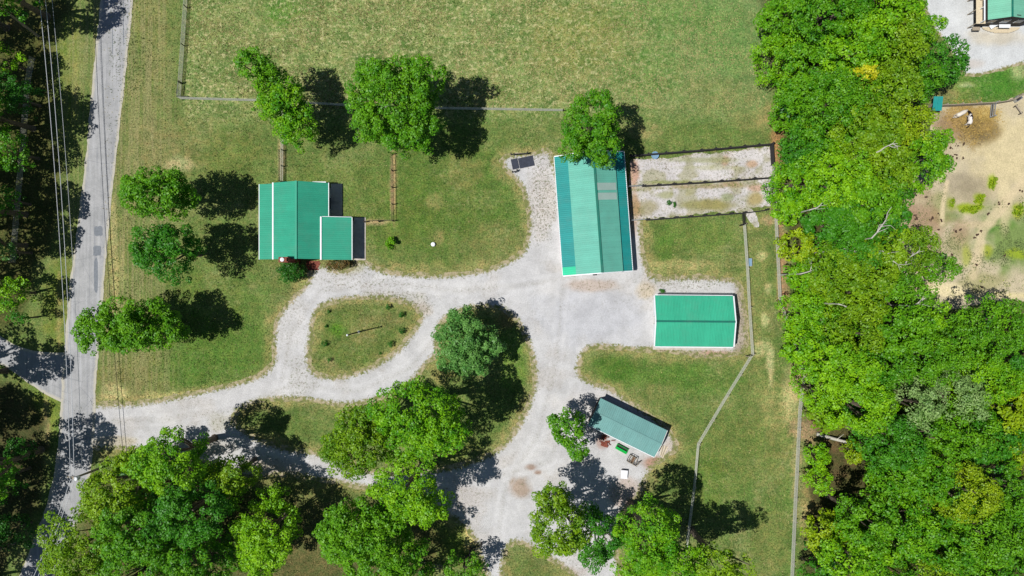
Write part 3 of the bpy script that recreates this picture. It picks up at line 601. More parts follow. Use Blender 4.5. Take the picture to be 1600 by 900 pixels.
# the eastern wood, every crown that can be told apart
g4 = 'crowns of the eastern wood'
EAST = [
 (1225,28,50,11,'mid','crown at the top left corner of the wood above the hay field'),
 (1298,18,56,12,'mid','crown at the top edge of the wood, second from its left corner'),
 (1378,22,54,12,'bright','crown at the top edge of the wood left of the pale gravel yard'),
 (1212,92,42,10,'bright','crown bulging left into the hay field near the top of the wood'),
 (1270,108,52,12,'mid','crown behind the one that bulges into the hay field'),
 (1336,74,46,13,'bright','crown up and left of the single golden crown'),
 (1400,74,44,12,'olive','crown up and right of the single golden crown'),
 (1440,46,28,9,'bright','small crown touching the left edge of the pale gravel yard'),
 (1468,98,36,8,'deep','spiky dark green crown reaching out over the pale gravel yard'),
 (1240,162,44,11,'mid','crown left of centre in the upper wood beside the field fence'),
 (1308,156,50,12,'mid','crown just left and below the single golden crown'),
 (1383,142,42,12,'olive','olive crown just right and below the single golden crown'),
 (1428,125,34,10,'mid','crown between the spiky dark tree and the olive ones'),
 (1408,196,38,11,'yellow','yellow-green crown left of the teal shelter roof'),
 (1352,204,48,12,'olive','olive crown left of the yellow-green one in the upper wood'),
 (1288,216,50,12,'mid','crown in the middle of the wood level with the horses'),
 (1460,220,22,5,'bright','low bright shrub-like tree between the teal shelter and the horses'),
 (1246,226,34,9,'deep','darker vine-covered crown at the end of the upper gravel pen'),
 (1248,284,48,9,'bright','bright crown at the end of the lower gravel pen'),
 (1308,276,48,11,'bright','second crown in from the fence beyond the lower gravel pen'),
 (1372,262,44,11,'olive','olive crown left of the paddock below the horses'),
 (1434,256,42,10,'bright','bright crown bulging right into the bare paddock'),
 (1350,318,46,10,'mid','crown left of the bare paddock edge, upper middle of the wood'),
 (1292,335,46,10,'deep','deep green crown above the fallen branches in the wood'),
 (1388,300,30,9,'mid','crown at the paddock edge below the bulging bright one'),
 (1226,322,28,7,'bright','small bright crown at the fence beyond the lower pen'),
 (1242,388,30,4,'yellow','rounded lime green shrub-like tree at the wood edge beside the fence'),
 (1322,378,42,9,'deep','deep green crown just right of the small bare patch'),
 (1378,352,34,9,'deep','deep green crown at the narrow waist of the paddock edge'),
 (1300,424,42,9,'olive','olive crown below the pale fallen branches'),
 (1256,430,32,8,'bright','bright crown at the wood edge level with the barn front'),
 (1368,402,42,9,'olive','olive crown right of the dark gap in the middle of the wood'),
 (1424,392,38,8,'olive','olive crown pushing into the paddock from the left'),
 (1462,418,26,6,'mid','small ragged crown beside the pale bare soil'),
 (1340,458,44,10,'olive','olive crown in the centre of the wood level with the garage'),
 (1402,458,44,9,'mid','crown just left of the pale bare soil'),
 (1250,488,38,9,'bright','bright crown at the wood edge level with the garage roof'),
 (1290,505,36,10,'mid','crown behind the bright one level with the garage roof'),
 (1262,545,42,9,'bright','bright crown touching the fence bend right of the garage'),
 (1332,518,46,11,'olive','olive crown in the middle of the wood, right of the fence bend'),
 (1398,520,46,11,'mid','crown below the pale soil, left of the tree shadow'),
 (1452,500,34,9,'bright','bright crown at the lower left rim of the paddock'),
 (1315,572,46,12,'bright','bright crown inside the wood below the fence bend'),
 (1374,575,46,11,'mid','crown in the wood left of the greyish trees'),
 (1440,560,44,12,'mid','crown in the wood above the greyish trees'),
 (1502,536,46,13,'mid','crown under the paddock whose shadow falls on bare soil'),
 (1558,506,46,13,'mid','crown under the paddock near the right edge'),
 (1598,560,42,12,'deep','crown cut by the right edge below the paddock'),
 (1534,592,46,12,'bright','bright crown between the paddock and the yellow trees at right'),
 (1486,612,46,11,'grey','greyish green fine-leaved crown, right one of the grey pair'),
 (1425,628,46,11,'grey','greyish green fine-leaved crown, left one of the grey pair'),
 (1280,612,36,9,'bright','bright crown at the wood edge where the fence runs straight down'),
 (1346,632,46,11,'bright','bright crown above the fallen pale log'),
 (1574,640,42,11,'yellow','yellow-green crown near the right edge, upper of two'),
 (1386,690,46,11,'deep','deep green crown right of the fallen pale log'),
 (1443,692,46,11,'mid','crown right of the deep green one near the log'),
 (1502,668,44,11,'mid','crown between the grey pair and the yellow crown'),
 (1545,690,42,10,'deep','deep green crown left of the lower yellow one at right'),
 (1592,694,38,10,'yellow','yellow-green crown cut by the right edge, lower of two'),
 (1275,712,20,4,'bright','small low tree at the fence, upper of the two below the log end'),
 (1279,750,22,4,'bright','small low tree at the fence, lower of the two below the log end'),
 (1335,706,20,3,'yellow','lime shrub-like sapling in the small clearing below the log'),
 (1398,742,40,10,'mid','crown right of the dark hole in the lower wood'),
 (1448,758,42,11,'mid','crown left of the broad yellow-olive crown'),
 (1500,770,48,12,'yellow','broad yellow-olive crown in the lower right wood'),
 (1562,756,44,11,'mid','crown right of the broad yellow-olive crown'),
 (1352,812,44,11,'mid','crown right below the dark hole in the lower wood'),
 (1284,830,30,6,'yellow','lime green low crown beside the fence near the bottom'),
 (1410,824,48,11,'bright','bright crown below and left of the broad yellow-olive crown'),
 (1330,868,46,10,'bright','bright crown near the bottom edge right of the lime low crown'),
 (1470,846,48,11,'mid','crown below the broad yellow-olive crown'),
 (1532,838,48,12,'mid','crown lower right of the broad yellow-olive crown'),
 (1590,826,42,11,'mid','crown cut by the right edge in the lower wood'),
 (1392,888,42,10,'mid','crown at the bottom edge in the middle of the wood'),
 (1276,892,26,5,'deep','dark low crown at the bottom edge beside the fence'),
 (1448,904,44,11,'olive','olive crown at the bottom edge of the lower wood'),
 (1512,900,44,11,'mid','crown at the bottom edge left of the corner'),
 (1580,898,46,11,'mid','crown in the bottom right corner of the wood')]
for (cx, cy, r, z, sty, lab) in EAST:
    if cx < 1296: z = min(z, 6.5 if cx > 1262 else 5)
    if cx < 1262: cx += 5
    names = {'bright': 'bright green', 'mid': 'mid green'}
    T('woodland_tree', cx, cy, r*1.04, r*1.02, z, sty, lab, g4, gap=0, dens=16, leaf=(.2+.08*((cx*7+cy) % 10)/10) if sty != 'grey' else .2, low=.6)
T('woodland_tree',1353,113,17,12,14.8,'gold','single golden yellow crown standing out in the upper wood', g4, leaf=.24)
g5 = 'understory bushes filling the eastern wood'
rng = random.Random(5)
EP = W2([(1205,-20),(1212,200),(1225,420),(1262,560),(1262,640),(1300,760),(1275,900),(1600,900),(1600,500),(1480,505),(1400,470),(1380,380),(1380,330),(1440,240),(1440,120),(1440,30),(1430,-20)])
k = 0
while k < 75:
    x, y = rng.uniform(40, 80), rng.uniform(-45, 45)
    if sdf(np.array([x]), np.array([y]), EP)[0] > -1.5: continue
    px, py = x*10+800, 450-y*10
    if math.hypot(px-1305, py-780) < 38 or math.hypot(px-1310, py-710) < 45: continue
    k += 1; wh = 'above the pens' if py < 225 else 'level with the pens and garage' if py < 560 else 'level with the teal shed' if py < 740 else 'along the bottom'
    T('understory_bush', px, py, 34, 32, 3.6, rng.choice(['mid','dark','deep','olive']), 'low bush glimpsed between crowns of the eastern wood '+wh, g5+' '+wh, cat='bush', dens=5.5, leaf=.34, trunk=False)

SB = [(200,740),(240,770),(180,800),(290,770),(340,780),(250,830),(310,850),(160,870),(220,880),(350,870),(270,900)]
for bx, by in SB:
    T('understory_bush', bx+18, by-12, 30, 28, 2.6, rng.choice(['mid','dark','deep']), 'one of the low bushes glimpsed between the crowns of the lower left clump', 'understory bushes in the lower left clump', cat='bush', dens=5.5, leaf=.32, trunk=False)
# shrubs
T('round_shrub',457,423,22,19,1.5,'dark','round dark green shrub below the brick chimney of the house', cat='shrub', leaf=.14, dens=40, puff=.4, low=1, gap=-.6)
T('young_shrub',611,379,9,9,.6,'mid','small leafy shrub alone on the lawn right of the house', cat='shrub', leaf=.2, dens=30, puff=.28, low=1, trunk=False)
M_hedge_red = LEAF['red'] = leaf_mat('leaves_red', (52, 84, 34), (156, 112, 70))
T('flower_bed_hedge',531,413,22,9,.6,'red','low reddish green hedge along the front of the house wing', cat='hedge', leaf=.13, dens=38, puff=.34, low=1, gap=-.5, trunk=False)
g6 = 'clipped bushes on the teardrop island'
for (cx, cy, r, lab) in [(606,480,4.6,'clipped ball bush, topmost on the teardrop island'),(627,492,4.8,'clipped ball bush, second down the right side of the teardrop island'),
  (628.5,517,5,'clipped ball bush, third down the right side of the teardrop island'),(611,537.5,5,'clipped ball bush, fourth down the right side of the teardrop island'),
  (594,553,2.4,'tiny clipped bush, lowest on the right side of the teardrop island'),(507,536,5,'clipped ball bush, upper of two at the left end of the teardrop island'),
  (515,563,3.6,'clipped bush, lower of two at the left end of the teardrop island'),(514,487.5,2.2,'tiny bush near the upper left rim of the teardrop island'),
  (509,510,2.,'tiny bush near the left rim of the teardrop island')]:
    T('ball_bush', cx, cy, r, r, r*.1+.05, 'dark', lab, g6, cat='bush', leaf=.09, dens=90, puff=.16, low=1.2, trunk=False)
for (cx, cy, lab) in [(1034,455,'small weed clump by the upper left corner of the garage'),(1045,317,'small dark weed clump in the lower gravel pen'),(1054,320,'tiny weed tuft beside the clump in the lower gravel pen')]:
    T('weed_clump', cx, cy, 4.5 if cx != 1054 else 2.5, 4, .25, 'dark', lab, cat='weeds', leaf=.12, dens=60, puff=.2, low=1, trunk=False)
g7 = 'flowering weed patches in the bare paddock'
for (cx, cy, rx, ry, lab) in [(1550,286,7,11,'yellow-green weed patch, topmost in the bare paddock'),(1516,327,20,7,'long curved yellow-green weed patch in the bare paddock'),(1530,311,9,9,'yellow-green weed patch at the right end of the long curved one'),
  (1590,327,9,11,'yellow-green weed patch near the right edge of the paddock'),(1487,317,5,8,'small weed patch left of the long curved one')]:
    T('weed_patch', cx, cy, rx, ry, .12, 'yellow', lab, g7, cat='weeds', leaf=.13, dens=26, puff=.16, low=1, gap=.35, trunk=False, lobes=[(0,0,.75,0),(rx*.5,-ry*.5,.5,0),(-rx*.6,ry*.4,.45,0),(rx*.2,ry*.7,.35,0)])

# dead branches and the fallen log
def snag(px, py, z, length, az, label, seed):
    rr = random.Random(seed); root = empty('dead_branch', P(px, py, z)*1, label, 'branch', 'bare dead branches among the crowns of the eastern wood')
    root.location.z = 0
    mb = MB(); d = Vector((math.cos(az), math.sin(az), .05))
    pts = [Vector((0,0,0)), Vector((0,0,z*.6)), Vector((0,0,z))]
    mb.tube(pts, [.16, .12, .09], 6)
    p = Vector((0,0,z)); main = [p.copy()]
    for i in range(5):
        d = (d+Vector((rr.uniform(-.35,.35), rr.uniform(-.35,.35), rr.uniform(-.05,.12)))).normalized(); p = p+d*length/5; main.append(p.copy())
    mb.tube(main, [.1,.09,.08,.06,.05,.03], 6); mb.build('limb', M_dead, root)
    for i in range(5):
        s = main[rr.randrange(1, 5)]; e = (d+Vector((rr.uniform(-1,1), rr.uniform(-1,1), .2))).normalized()
        MB().tube([s, s+e*length*.22, s+(e+Vector((rr.uniform(-.4,.4), rr.uniform(-.4,.4), .1)))*length*.38], [.05,.035,.015], 5).build('twig', M_dead, root)
for a in [(1362,372,13,5.,.5,'bare pale branches at the waist of the wood left of the bare paddock',1),(1378,392,12.5,3.4,-1.2,'bare forked branch above the dark gap left of the bare paddock',2),
          (1265,328,10,3,.2,'bare pale branch in the wood right of the lower pen',3),(1300,392,10.5,4,.4,'bare pale branches right of the small bare patch in the wood',4),
          (1250,428,8,3.6,.1,'bare grey limb at the wood edge below the lime tree',5),(1310,475,12,3.6,-.5,'bare branches in the wood level with the garage roof',6),
          (1425,478,12,3.4,.6,'bare branches left of the pale bare soil',7),(1415,412,11,2.6,.9,'short bare branch in the olive crowns left of the paddock',8),
          (1370,238,15,2.8,.5,'bare twigs in the olive crowns level with the horses',10)]:
    snag(*a)

# ------------------------------------------------------------------ buildings
M_white = simple('white_paint', (222, 224, 226), .5, var=.05)
M_wall = simple('white_siding', (214, 212, 206), .6, var=.06)
M_brick = simple('red_brick', (120, 52, 44), .85, var=.3, scale=14)
M_conc = simple('concrete', (186, 178, 168), .9, var=.1, scale=2, dirt=(150, 138, 124))
M_black = simple('black_stained_wood', (30, 28, 28), .7, var=.3, scale=12)
M_wood = simple('weathered_wood', (150, 138, 120), .85, var=.2, scale=8)
M_brownw = simple('brown_wood', (112, 84, 62), .85, var=.25, scale=8)
M_brownd = simple('dark_brown_wood', (64, 50, 42), .85, var=.25, scale=8)
M_galv = simple('galvanised_steel', (176, 180, 184), .45, metal=.6, var=.1)
M_wire = simple('wire', (188, 188, 174), .6, var=.08)
M_cable = simple('cable', (190, 192, 196), .5, var=.05)
M_rust = simple('rusty_iron', (122, 62, 46), .85, var=.3, scale=9)
M_dark = simple('dark_rubber', (44, 48, 62), .8, var=.2, scale=3, dirt=(58, 62, 76))
M_soil = simple('dark_siding', (48, 44, 44), .8, var=.2)
M_tan = simple('tan_decking', (206, 190, 160), .8, var=.12, scale=6)
def roof_mat(name, c, var=.05, rough=.6, spec=.22):
    m, t, b = newmat(name); c = lin(c)
    n = pnoise(t, .5, 4, .6)
    col = mixc(t, ramp(t, n, .3, .7), tuple(v*(1-var) for v in c), tuple(v*(1+var) for v in c))
    wear = ramp(t, pnoise(t, 1.6, 5, .75), .58, .78, 0, .12); col = mixc(t, wear, col, lin((150, 170, 150)))
    grime = ramp(t, pnoise(t, .35, 6, .75), .45, .75, 0, .3); col = mixc(t, grime, col, mixc(t, .5, col, lin((120, 128, 118))))
    oi = N(t, 'ShaderNodeObjectInfo').outputs['Random']
    col = mixc(t, 1., col, ramp(t, oi, 0, 1, .97, 1.03), 'MULTIPLY')
    t.links.new(col, b.inputs['Base Color']); b.inputs['Roughness'].default_value = rough; b.inputs['Specular IOR Level'].default_value = spec
    bump(t, b, pnoise(t, 1.2, 2), .03, .5)
    return m
RG_house = roof_mat('green_roof_metal', (50, 150, 122)); RG_gar = roof_mat('bright_green_roof_metal', (56, 164, 130))
RG_barn = roof_mat('faded_green_roof_metal', (98, 170, 152)); RG_lean = roof_mat('teal_roof_metal', (34, 140, 136)); RG_new = roof_mat('new_green_roof_metal', (40, 190, 144))
RG_shed = roof_mat('pale_teal_roof_metal', (108, 152, 148), rough=.5); RG_sky = roof_mat('skylight_sheet', (150, 172, 164)); RG_nb = roof_mat('weathered_green_roof_metal', (112, 176, 150))
RG_ridge = roof_mat('dark_green_trim', (22, 104, 88))

def roof_slope(parent, A, B, C, D, mat, width=.91, ribs=3, rib_h=.035, name='roof_slope', special=None):
    """corrugated slope: A-B is the upper edge, D-C the lower one (A above D). Sheets run from ridge to eave"""
    A, B, C, D = [Vector(v) for v in (A, B, C, D)]
    L = (B-A).length; n = max(1, round(L/width))
    nr = (B-A).cross(D-A).normalized(); nr = nr if nr.z > 0 else -nr
    th = .03
    base = MB().add([A-nr*th, B-nr*th, C-nr*th, D-nr*th, A-nr*th*2, B-nr*th*2, C-nr*th*2, D-nr*th*2], [(0,3,2,1),(4,5,6,7),(0,1,5,4),(1,2,6,5),(2,3,7,6),(3,0,4,7)]).build(name, M_soil, parent)
    for i in range(n):
        u0, u1 = i/n, (i+1)/n; vs = []; us = []
        w = L/n; pr = []
        for r in range(ribs):
            c0 = (r+.5)/ribs; hw = .03/w; pr += [(c0-hw*2, 0), (c0-hw, rib_h), (c0+hw, rib_h), (c0+hw*2, 0)]
        prof = [(0.004, 0)]+pr+[(.996, 0)]
        for (q, h) in prof:
            u = u0+(u1-u0)*q; lift = nr*(h+.004*(i % 2))
            vs += [A.lerp(B, u)+lift, D.lerp(C, u)+lift]
        m = len(prof); fs = [(2*j, 2*j+1, 2*j+3, 2*j+2) for j in range(m-1)]
        mb = MB().add(vs, fs)
        mm = mat if not (special and i in special) else special[i]
        mb.build('roof_panel', mm, base)
    return base
def bar(p, q, w, h, name, mat, parent):
    """straight trim board between two points, width w, height h, top on the line"""
    p, q = Vector(p), Vector(q); d = (q-p).normalized(); s = d.cross(Vector((0,0,1))).normalized()*w/2; dn = Vector((0,0,-h))
    vs = [p-s, p+s, q+s, q-s]; vs += [v+dn for v in vs]
    return MB().add(vs, [(0,1,2,3),(7,6,5,4),(1,0,4,5),(2,1,5,6),(3,2,6,7),(0,3,7,4)]).build(name, mat, parent)
def walls(parent, pts, hts, mat, name='wall', t=.15):
    n = len(pts)
    for i in range(n):
        a, b2 = Vector((*pts[i][:2], 0)), Vector((*pts[(i+1) % n][:2], 0)); ha, hb = hts[i]
        d = (b2-a).normalized(); s = Vector((-d.y, d.x, 0))*t
        a = a+d*.0; bb = b2-d*(t+.003)
        mid = None
        vs = [a, bb, bb+s, a+s]; top = [a+Vector((0,0,ha)), bb+Vector((0,0,hb)), bb+s+Vector((0,0,hb)), a+s+Vector((0,0,ha))]
        MB().add(vs+top, [(3,2,1,0),(4,5,6,7),(0,1,5,4),(1,2,6,5),(2,3,7,6),(3,0,4,7)]).build(name, mat, parent)
def gable(parent, a, b, h0, h1, mat, inset=0):
    """triangular gable wall on the line a-b between eave height h0 and ridge height h1"""
    a, b = Vector((*a[:2], 0)), Vector((*b[:2], 0)); d = (b-a).normalized(); s = Vector((-d.y, d.x, 0))*.12
    z0, z1 = Vector((0,0,h0+.003)), Vector((0,0,h1)); m = (a+b)/2
    MB().add([a+z0, b+z0, m+z1, a+s+z0, b+s+z0, m+s+z1], [(0,1,2),(5,4,3),(0,3,4,1),(1,4,5,2),(2,5,3,0)]).build('gable_wall', mat, parent)
def rel(root, *ps): return [Vector(p)-root.location for p in ps]
def opening(parent, c, dx, w, h, name, mat, frame=None):
    """a door or window leaf standing 3 cm proud of a wall: c centre at its foot, dx wall direction (2d)"""
    d = Vector((dx[0], dx[1], 0)).normalized(); nrm = Vector((d.y, -d.x, 0)); c = Vector(c)
    def plate(w, h, z, t0, t1):
        vs = [c+d*sx*w/2+Vector((0,0,z+sz*h))+nrm*t for t in (t0, t1) for sx, sz in ((-1,0),(1,0),(1,1),(-1,1))]
        return MB().add(vs, [(0,1,2,3),(7,6,5,4),(1,0,4,5),(2,1,5,6),(3,2,6,7),(0,3,7,4)])
    o = plate(w+.16, h+.16, -.08, .002, .05).build(name, M_white if frame is None else frame, parent)
    plate(w, h, 0, .055, .08).build('pane' if name == 'window' else 'leaf', mat, o)
    return o
M_glass = simple('window_glass', (40, 50, 60), .08, var=.1, spec=.8)

# --- house
hr = empty('green_roofed_house', P(470, 345), 'green-roofed house with white gutter lines and a lower wing on its right', 'house')
def hp(px, py, z): return P(px, py, z)-hr.location
# porch roof (left), main roof, wing roof
zr, ze, zp = 5.0, 3.15, 2.3
def hx(px, z): return (px-800)/10*(H-z)/H-hr.location.x
def hy(py, z): return (450-py)/10*(H-z)/H-hr.location.y
yt, yb = hy(286.5, 3.15), hy(405, 3.15)
xr = hx(462.5, zr); xw = hx(427.5, 3.2); xe = hx(513, 3.0); xpo = hx(405.5, zp)
roof_slope(hr, (xw-.06, yb, 2.98), (xw-.06, yt, 2.98), (xpo, yt, zp), (xpo, yb, zp), RG_house)
roof_slope(hr, (xr, yb, zr), (xr, yt+.1, zr), (xw, yt+.1, 3.2), (xw, yb, 3.2), RG_house)
roof_slope(hr, (xr, yt+.1, zr), (xr, yb, zr), (xe, yb, 3.0), (xe, yt+.1, 3.0), RG_house)
bar((xw-.12, yb-.03, 3.22), (xw-.12, yt+.13, 3.22), .2, .16, 'gutter', M_white, hr)
bar((xpo-.06, yb-.02, zp+.03), (xpo-.06, yt+.02, zp+.03), .1, .14, 'gutter', M_white, hr)
bar((xr, yb-.02, zr+.07), (xr, yt+.12, zr+.07), .28, .05, 'ridge_cap', RG_house, hr)
bar((xe+.05, hy(338.5, 3.0), 3.03), (xe+.05, yt+.12, 3.03), .1, .14, 'gutter', M_white, hr)
wy0, wy1 = hy(339.5, 2.9), hy(405.5, 2.9)
xwi = hx(502.5, 3.5); xwo = hx(549.5, 2.8)
roof_slope(hr, (xwi, wy0, 3.62), (xwi, wy1-.05, 3.62), (xwo, wy1-.05, 2.8), (xwo, wy0, 2.8), RG_house)
bar((xwi-.06, wy1-.08, 3.74), (xwi-.06, wy0+.03, 3.74), .22, .3, 'step_flashing', M_white, hr)
bar((xwo+.06, wy1-.05, 2.83), (xwo+.06, wy0, 2.83), .1, .14, 'gutter', M_white, hr)
bar((xwi+.1, wy0+.05, 3.64), (xwo, wy0+.05, 2.82), .08, .14, 'fascia', M_white, hr)
iy0, iy1 = yb+.35, yt-.3
walls(hr, [(xw+.4, iy0), (xe-.45, iy0), (xe-.45, iy1), (xw+.4, iy1)], [(3.0,2.9)]*1+[(2.9,2.9)]+[(2.9,3.0)]+[(3.0,3.0)], M_wall)
gable(hr, (xw+.4, iy0), (xe-.45, iy0), 2.95, 4.78, M_wall); gable(hr, (xe-.45, iy1), (xw+.4, iy1), 2.95, 4.78, M_wall)
walls(hr, [(xe-.44, wy1+.35), (xwo-.35, wy1+.35), (xwo-.35, wy0-.3), (xe-.44, wy0-.3)], [(2.7,2.6)]+[(2.6,2.6)]+[(2.6,2.7)]+[(2.7,2.7)], M_wall)
for i in range(5):
    yy = yb+.2+(yt-yb-.4)*i/4
    MB().box(xpo+.15, xpo+.29, yy-.07, yy+.07, 0, 2.28).build('porch_post', M_white, hr)
opening(hr, (xw+3.2, iy0, .9), (1, 0), 1.2, 1.1, 'window', M_glass); opening(hr, (xr+1.9, iy0, .05), (1, 0), .95, 2.05, 'door', M_brownw)
opening(hr, (xwo-2.2, wy1+.35, .9), (1, 0), 1.6, 1.1, 'window', M_glass); opening(hr, (xwo-.35, (wy0+wy1)/2, .9), (0, 1), 1.2, 1.1, 'window', M_glass)
opening(hr, (xe-.45, (iy1+wy0)/2, .05), (0, 1), 1.8, 2.05, 'door', M_glass)
# chimney at the front
ch = MB().box(hx(436, 6), hx(449.5, 6), hy(409.5, 6), hy(402, 6), 0, 6.0); cho = ch.build('chimney', M_brick, hr)
MB().box(hx(435.5, 6.0), hx(450, 6.0), hy(410, 6), hy(401.5, 6), 6.003, 6.1).build('chimney_crown', M_rust, cho)
MB().lathe([(.24,0),(.24,.25),(.3,.26),(.3,.32),(.02,.4)], 14, (hx(441,6.3), hy(405.6,6.3), 6.1)).build('chimney_cap', M_white, cho)
MB().box(hx(445,6.1), hx(448.5,6.1), hy(408.5,6.1), hy(403,6.1), 6.103, 6.35).build('flue', M_rust, cho)
# small awning over the back door, patio slabs, front brick walk
aw = hy(286, 2.6); MB().slab([(hx(488,2.7), yt-.3, 2.75), (hx(509,2.7), yt-.3, 2.75), (hx(509,2.6), yt+.38, 2.55), (hx(488,2.6), yt+.38, 2.55)], .05).build('awning', M_white, hr)
MB().box(xwo-.3, hx(571.5,0), hy(406.5,0), hy(340,0), -.05, .1).build('patio_slab', M_conc, hr)
MB().box(xe-.4, hx(535,0), hy(338,0), hy(287,0), -.05, .09).build('back_step_slab', M_conc, hr)
walk = MB(); 
wk = P(478,407)-hr.location
n = 0
for j in range(6):
    for i in range(9):
        x0 = wk.x+i*.24+(.12 if j % 2 else 0); y0 = wk.y-.1-j*.24
        if (i > 7 and j > 2) or (i < 1 and j > 3): continue
        MB().box(x0, x0+.225, y0-.22, y0, -.02, .05+.006*((i*7+j*3) % 3)).build('paving_brick', M_brick if (i+j) % 3 else M_rust, hr)
def box_at(name, label, cat, px, py, w, l, h, mat, rz=0, group=None, bevel=.02):
    o = empty(name, P(px, py), label, cat, group, rz); return o

# --- barn
A = P(866, 245, 2.4); Dv = P(881, 430.5, 2.4); Bv = P(975, 237, 2.4)
u = (Bv-A); wB = u.length; u.normalize(); v = Vector((u.y, -u.x, 0)); lB = (Dv-A).dot(v)
br = empty('long_barn', A.lerp(Dv, .5)*1, 'long barn with a faded green centre roof between two teal lean-to roofs', 'barn'); br.location.z = 0
def bp(a, b, z): return Vector((A.x, A.y, 0))+u*a+v*b+Vector((0,0,z))-br.location
e0, s0, rd, s1, e1 = 0, 2.05, 5.72, 9.0, wB
zE, zS0, zS1, zR = 2.3, 2.95, 3.2, 4.7
roof_slope(br, bp(s0,0,zS0), bp(s0,lB-1.25,zS0), bp(e0,lB-1.25,zE), bp(e0,0,zE), RG_lean, ribs=3, rib_h=.06)
roof_slope(br, bp(s0,lB-1.25,zS0+.03), bp(s0,lB,zS0+.03), bp(e0,lB,zE+.03), bp(e0,lB-1.25,zE+.03), RG_new, ribs=4)
roof_slope(br, bp(rd,0,zR), bp(rd,lB,zR), bp(s0-.1,lB,zS1), bp(s0-.1,0,zS1), RG_barn)
east = roof_slope(br, bp(rd,0,zR), bp(rd,lB,zR), bp(s1+.1,lB,zS1), bp(s1+.1,0,zS1), RG_barn)
roof_slope(br, bp(s1,0,zS0), bp(s1,lB,zS0), bp(e1,lB,zE), bp(e1,0,zE), RG_lean, ribs=3, rib_h=.06)
# two translucent sheets lying across the right slope
def onE(a, b, lift=.045): t_ = (a-rd)/(s1+.1-rd); return bp(a, b, zR+(zS1-zR)*t_+lift)
for b0, b1 in ((4.75, 5.85), (6.25, 7.3)):
    mb = MB(); K = 12
    for i in range(K+1):
        bb = b0+(b1-b0)*i/K; l = .045+(.03 if i % 2 else 0); mb.v += [tuple(onE(rd+.15, bb, l)), tuple(onE(s1-.05, bb, l))]
    mb.f = [(2*i, 2*i+2, 2*i+3, 2*i+1) for i in range(K)]
    mb.build('skylight_sheet', RG_sky, br)
bar(bp(rd,-.05,zR+.06), bp(rd,lB+.03,zR+.06), .34, .05, 'ridge_cap', RG_ridge, br)
for a, z in ((e0-.04, zE+.02), (e1+.04, zE+.02)): bar(bp(a,0,z), bp(a,lB,z), .1, .16, 'gutter', M_white, br)
for (a0, z0), (a1, z1) in (((e0,zE),(s0,zS0)), ((s0,zS1+.03),(rd,zR+.04)), ((rd,zR+.04),(s1,zS1+.03)), ((s1,zS0),(e1,zE))):
    for bb in (lB+.07, -.07): bar(bp(a0,bb,z0), bp(a1,bb,z1), .14, .2, 'fascia', M_white, br)
cs = [bp(.3,.3,0), bp(.3,lB-.3,0), bp(wB-.3,lB-.3,0), bp(wB-.3,.3,0)]
walls(br, cs[:1]+cs[1:], [(2.25,2.25)]*4, M_wall)
gable(br, bp(s0,lB-.32,0), bp(s1,lB-.32,0), 2.26, 4.4, M_wall); gable(br, bp(s1,.32,0), bp(s0,.32,0), 2.26, 4.4, M_wall)
opening(br, bp(4.4,lB-.3,.05), (u.x,u.y), 2.6, 2.1, 'door', M_white, M_black); opening(br, bp(9.6,lB-.3,.9), (u.x,u.y), .9, .8, 'window', M_glass)
for b_ in (4, 8, 12, 16): opening(br, bp(wB-.3, b_, .05), (-v.x, -v.y), 1.2, 2., 'stall_door', M_brownw)
MB().box(-.3,.3,-.12,.12,0,.4,Matrix.Translation(bp(4.9,lB+.2,2.1)) @ Matrix.Rotation(math.atan2(u.y,u.x),4,'Z')).build('door_lamp', M_soil, br)

# --- garage
gr = empty('small_garage', P(1085, 502), 'small garage with a bright green gable roof and white trim right of the gravel lot', 'garage')
G0, G1, G2, G3 = [p-gr.location for p in (P(1023.5,461.5,2.7), P(1145,462.5,2.7), P(1145.5,542,2.7), P(1023.5,541,2.7))]
rl, rr_ = (G0+G3)/2, (G1+G2)/2; rl.z = rr_.z = 3.75
roof_slope(gr, rl, rr_, G1, G0, RG_gar, ribs=4); roof_slope(gr, rr_, rl, G3, G2, RG_gar, ribs=4)
bar(rl+Vector((-.05,0,.06)), rr_+Vector((.05,0,.06)), .3, .05, 'ridge_cap', RG_ridge, gr)
for a, b_, ra in ((G0, rl, 0), (G3, rl, 0), (G1, rr_, 1), (G2, rr_, 1)):
    off = Vector((-.12 if ra == 0 else .12, 0, .05)); bar(a+off, b_+off+Vector((0, -.003 if a is G0 or a is G1 else .003, 0)), .2, .2, 'fascia', M_white, gr)
bar(G3+Vector((0,-.09,.02)), G2+Vector((0,-.09,.02)), .14, .15, 'gutter', M_white, gr); bar(G0+Vector((0,.09,.0)), G1+Vector((0,.09,.0)), .1, .12, 'gutter', M_white, gr)
i_ = .35
w4 = [(G3.x+i_,G3.y+i_), (G2.x-i_,G2.y+i_), (G1.x-i_,G1.y-i_), (G0.x+i_,G0.y-i_)]
walls(gr, w4, [(2.65,2.65)]*4, M_wall); gable(gr, w4[1], w4[2], 2.66, 3.6, M_wall); gable(gr, w4[3], w4[0], 2.66, 3.6, M_wall)
for yy in (-1.9, 1.9): opening(gr, (w4[0][0], (G0.y+G3.y)/2+yy, .05), (0,-1), 2.6, 2.2, 'garage_door', M_white, M_conc)
MB().box(G0.x+.2, G2.x-.1, G3.y-.75, G3.y-.02, -.05, .06).build('apron_slab', M_conc, gr)

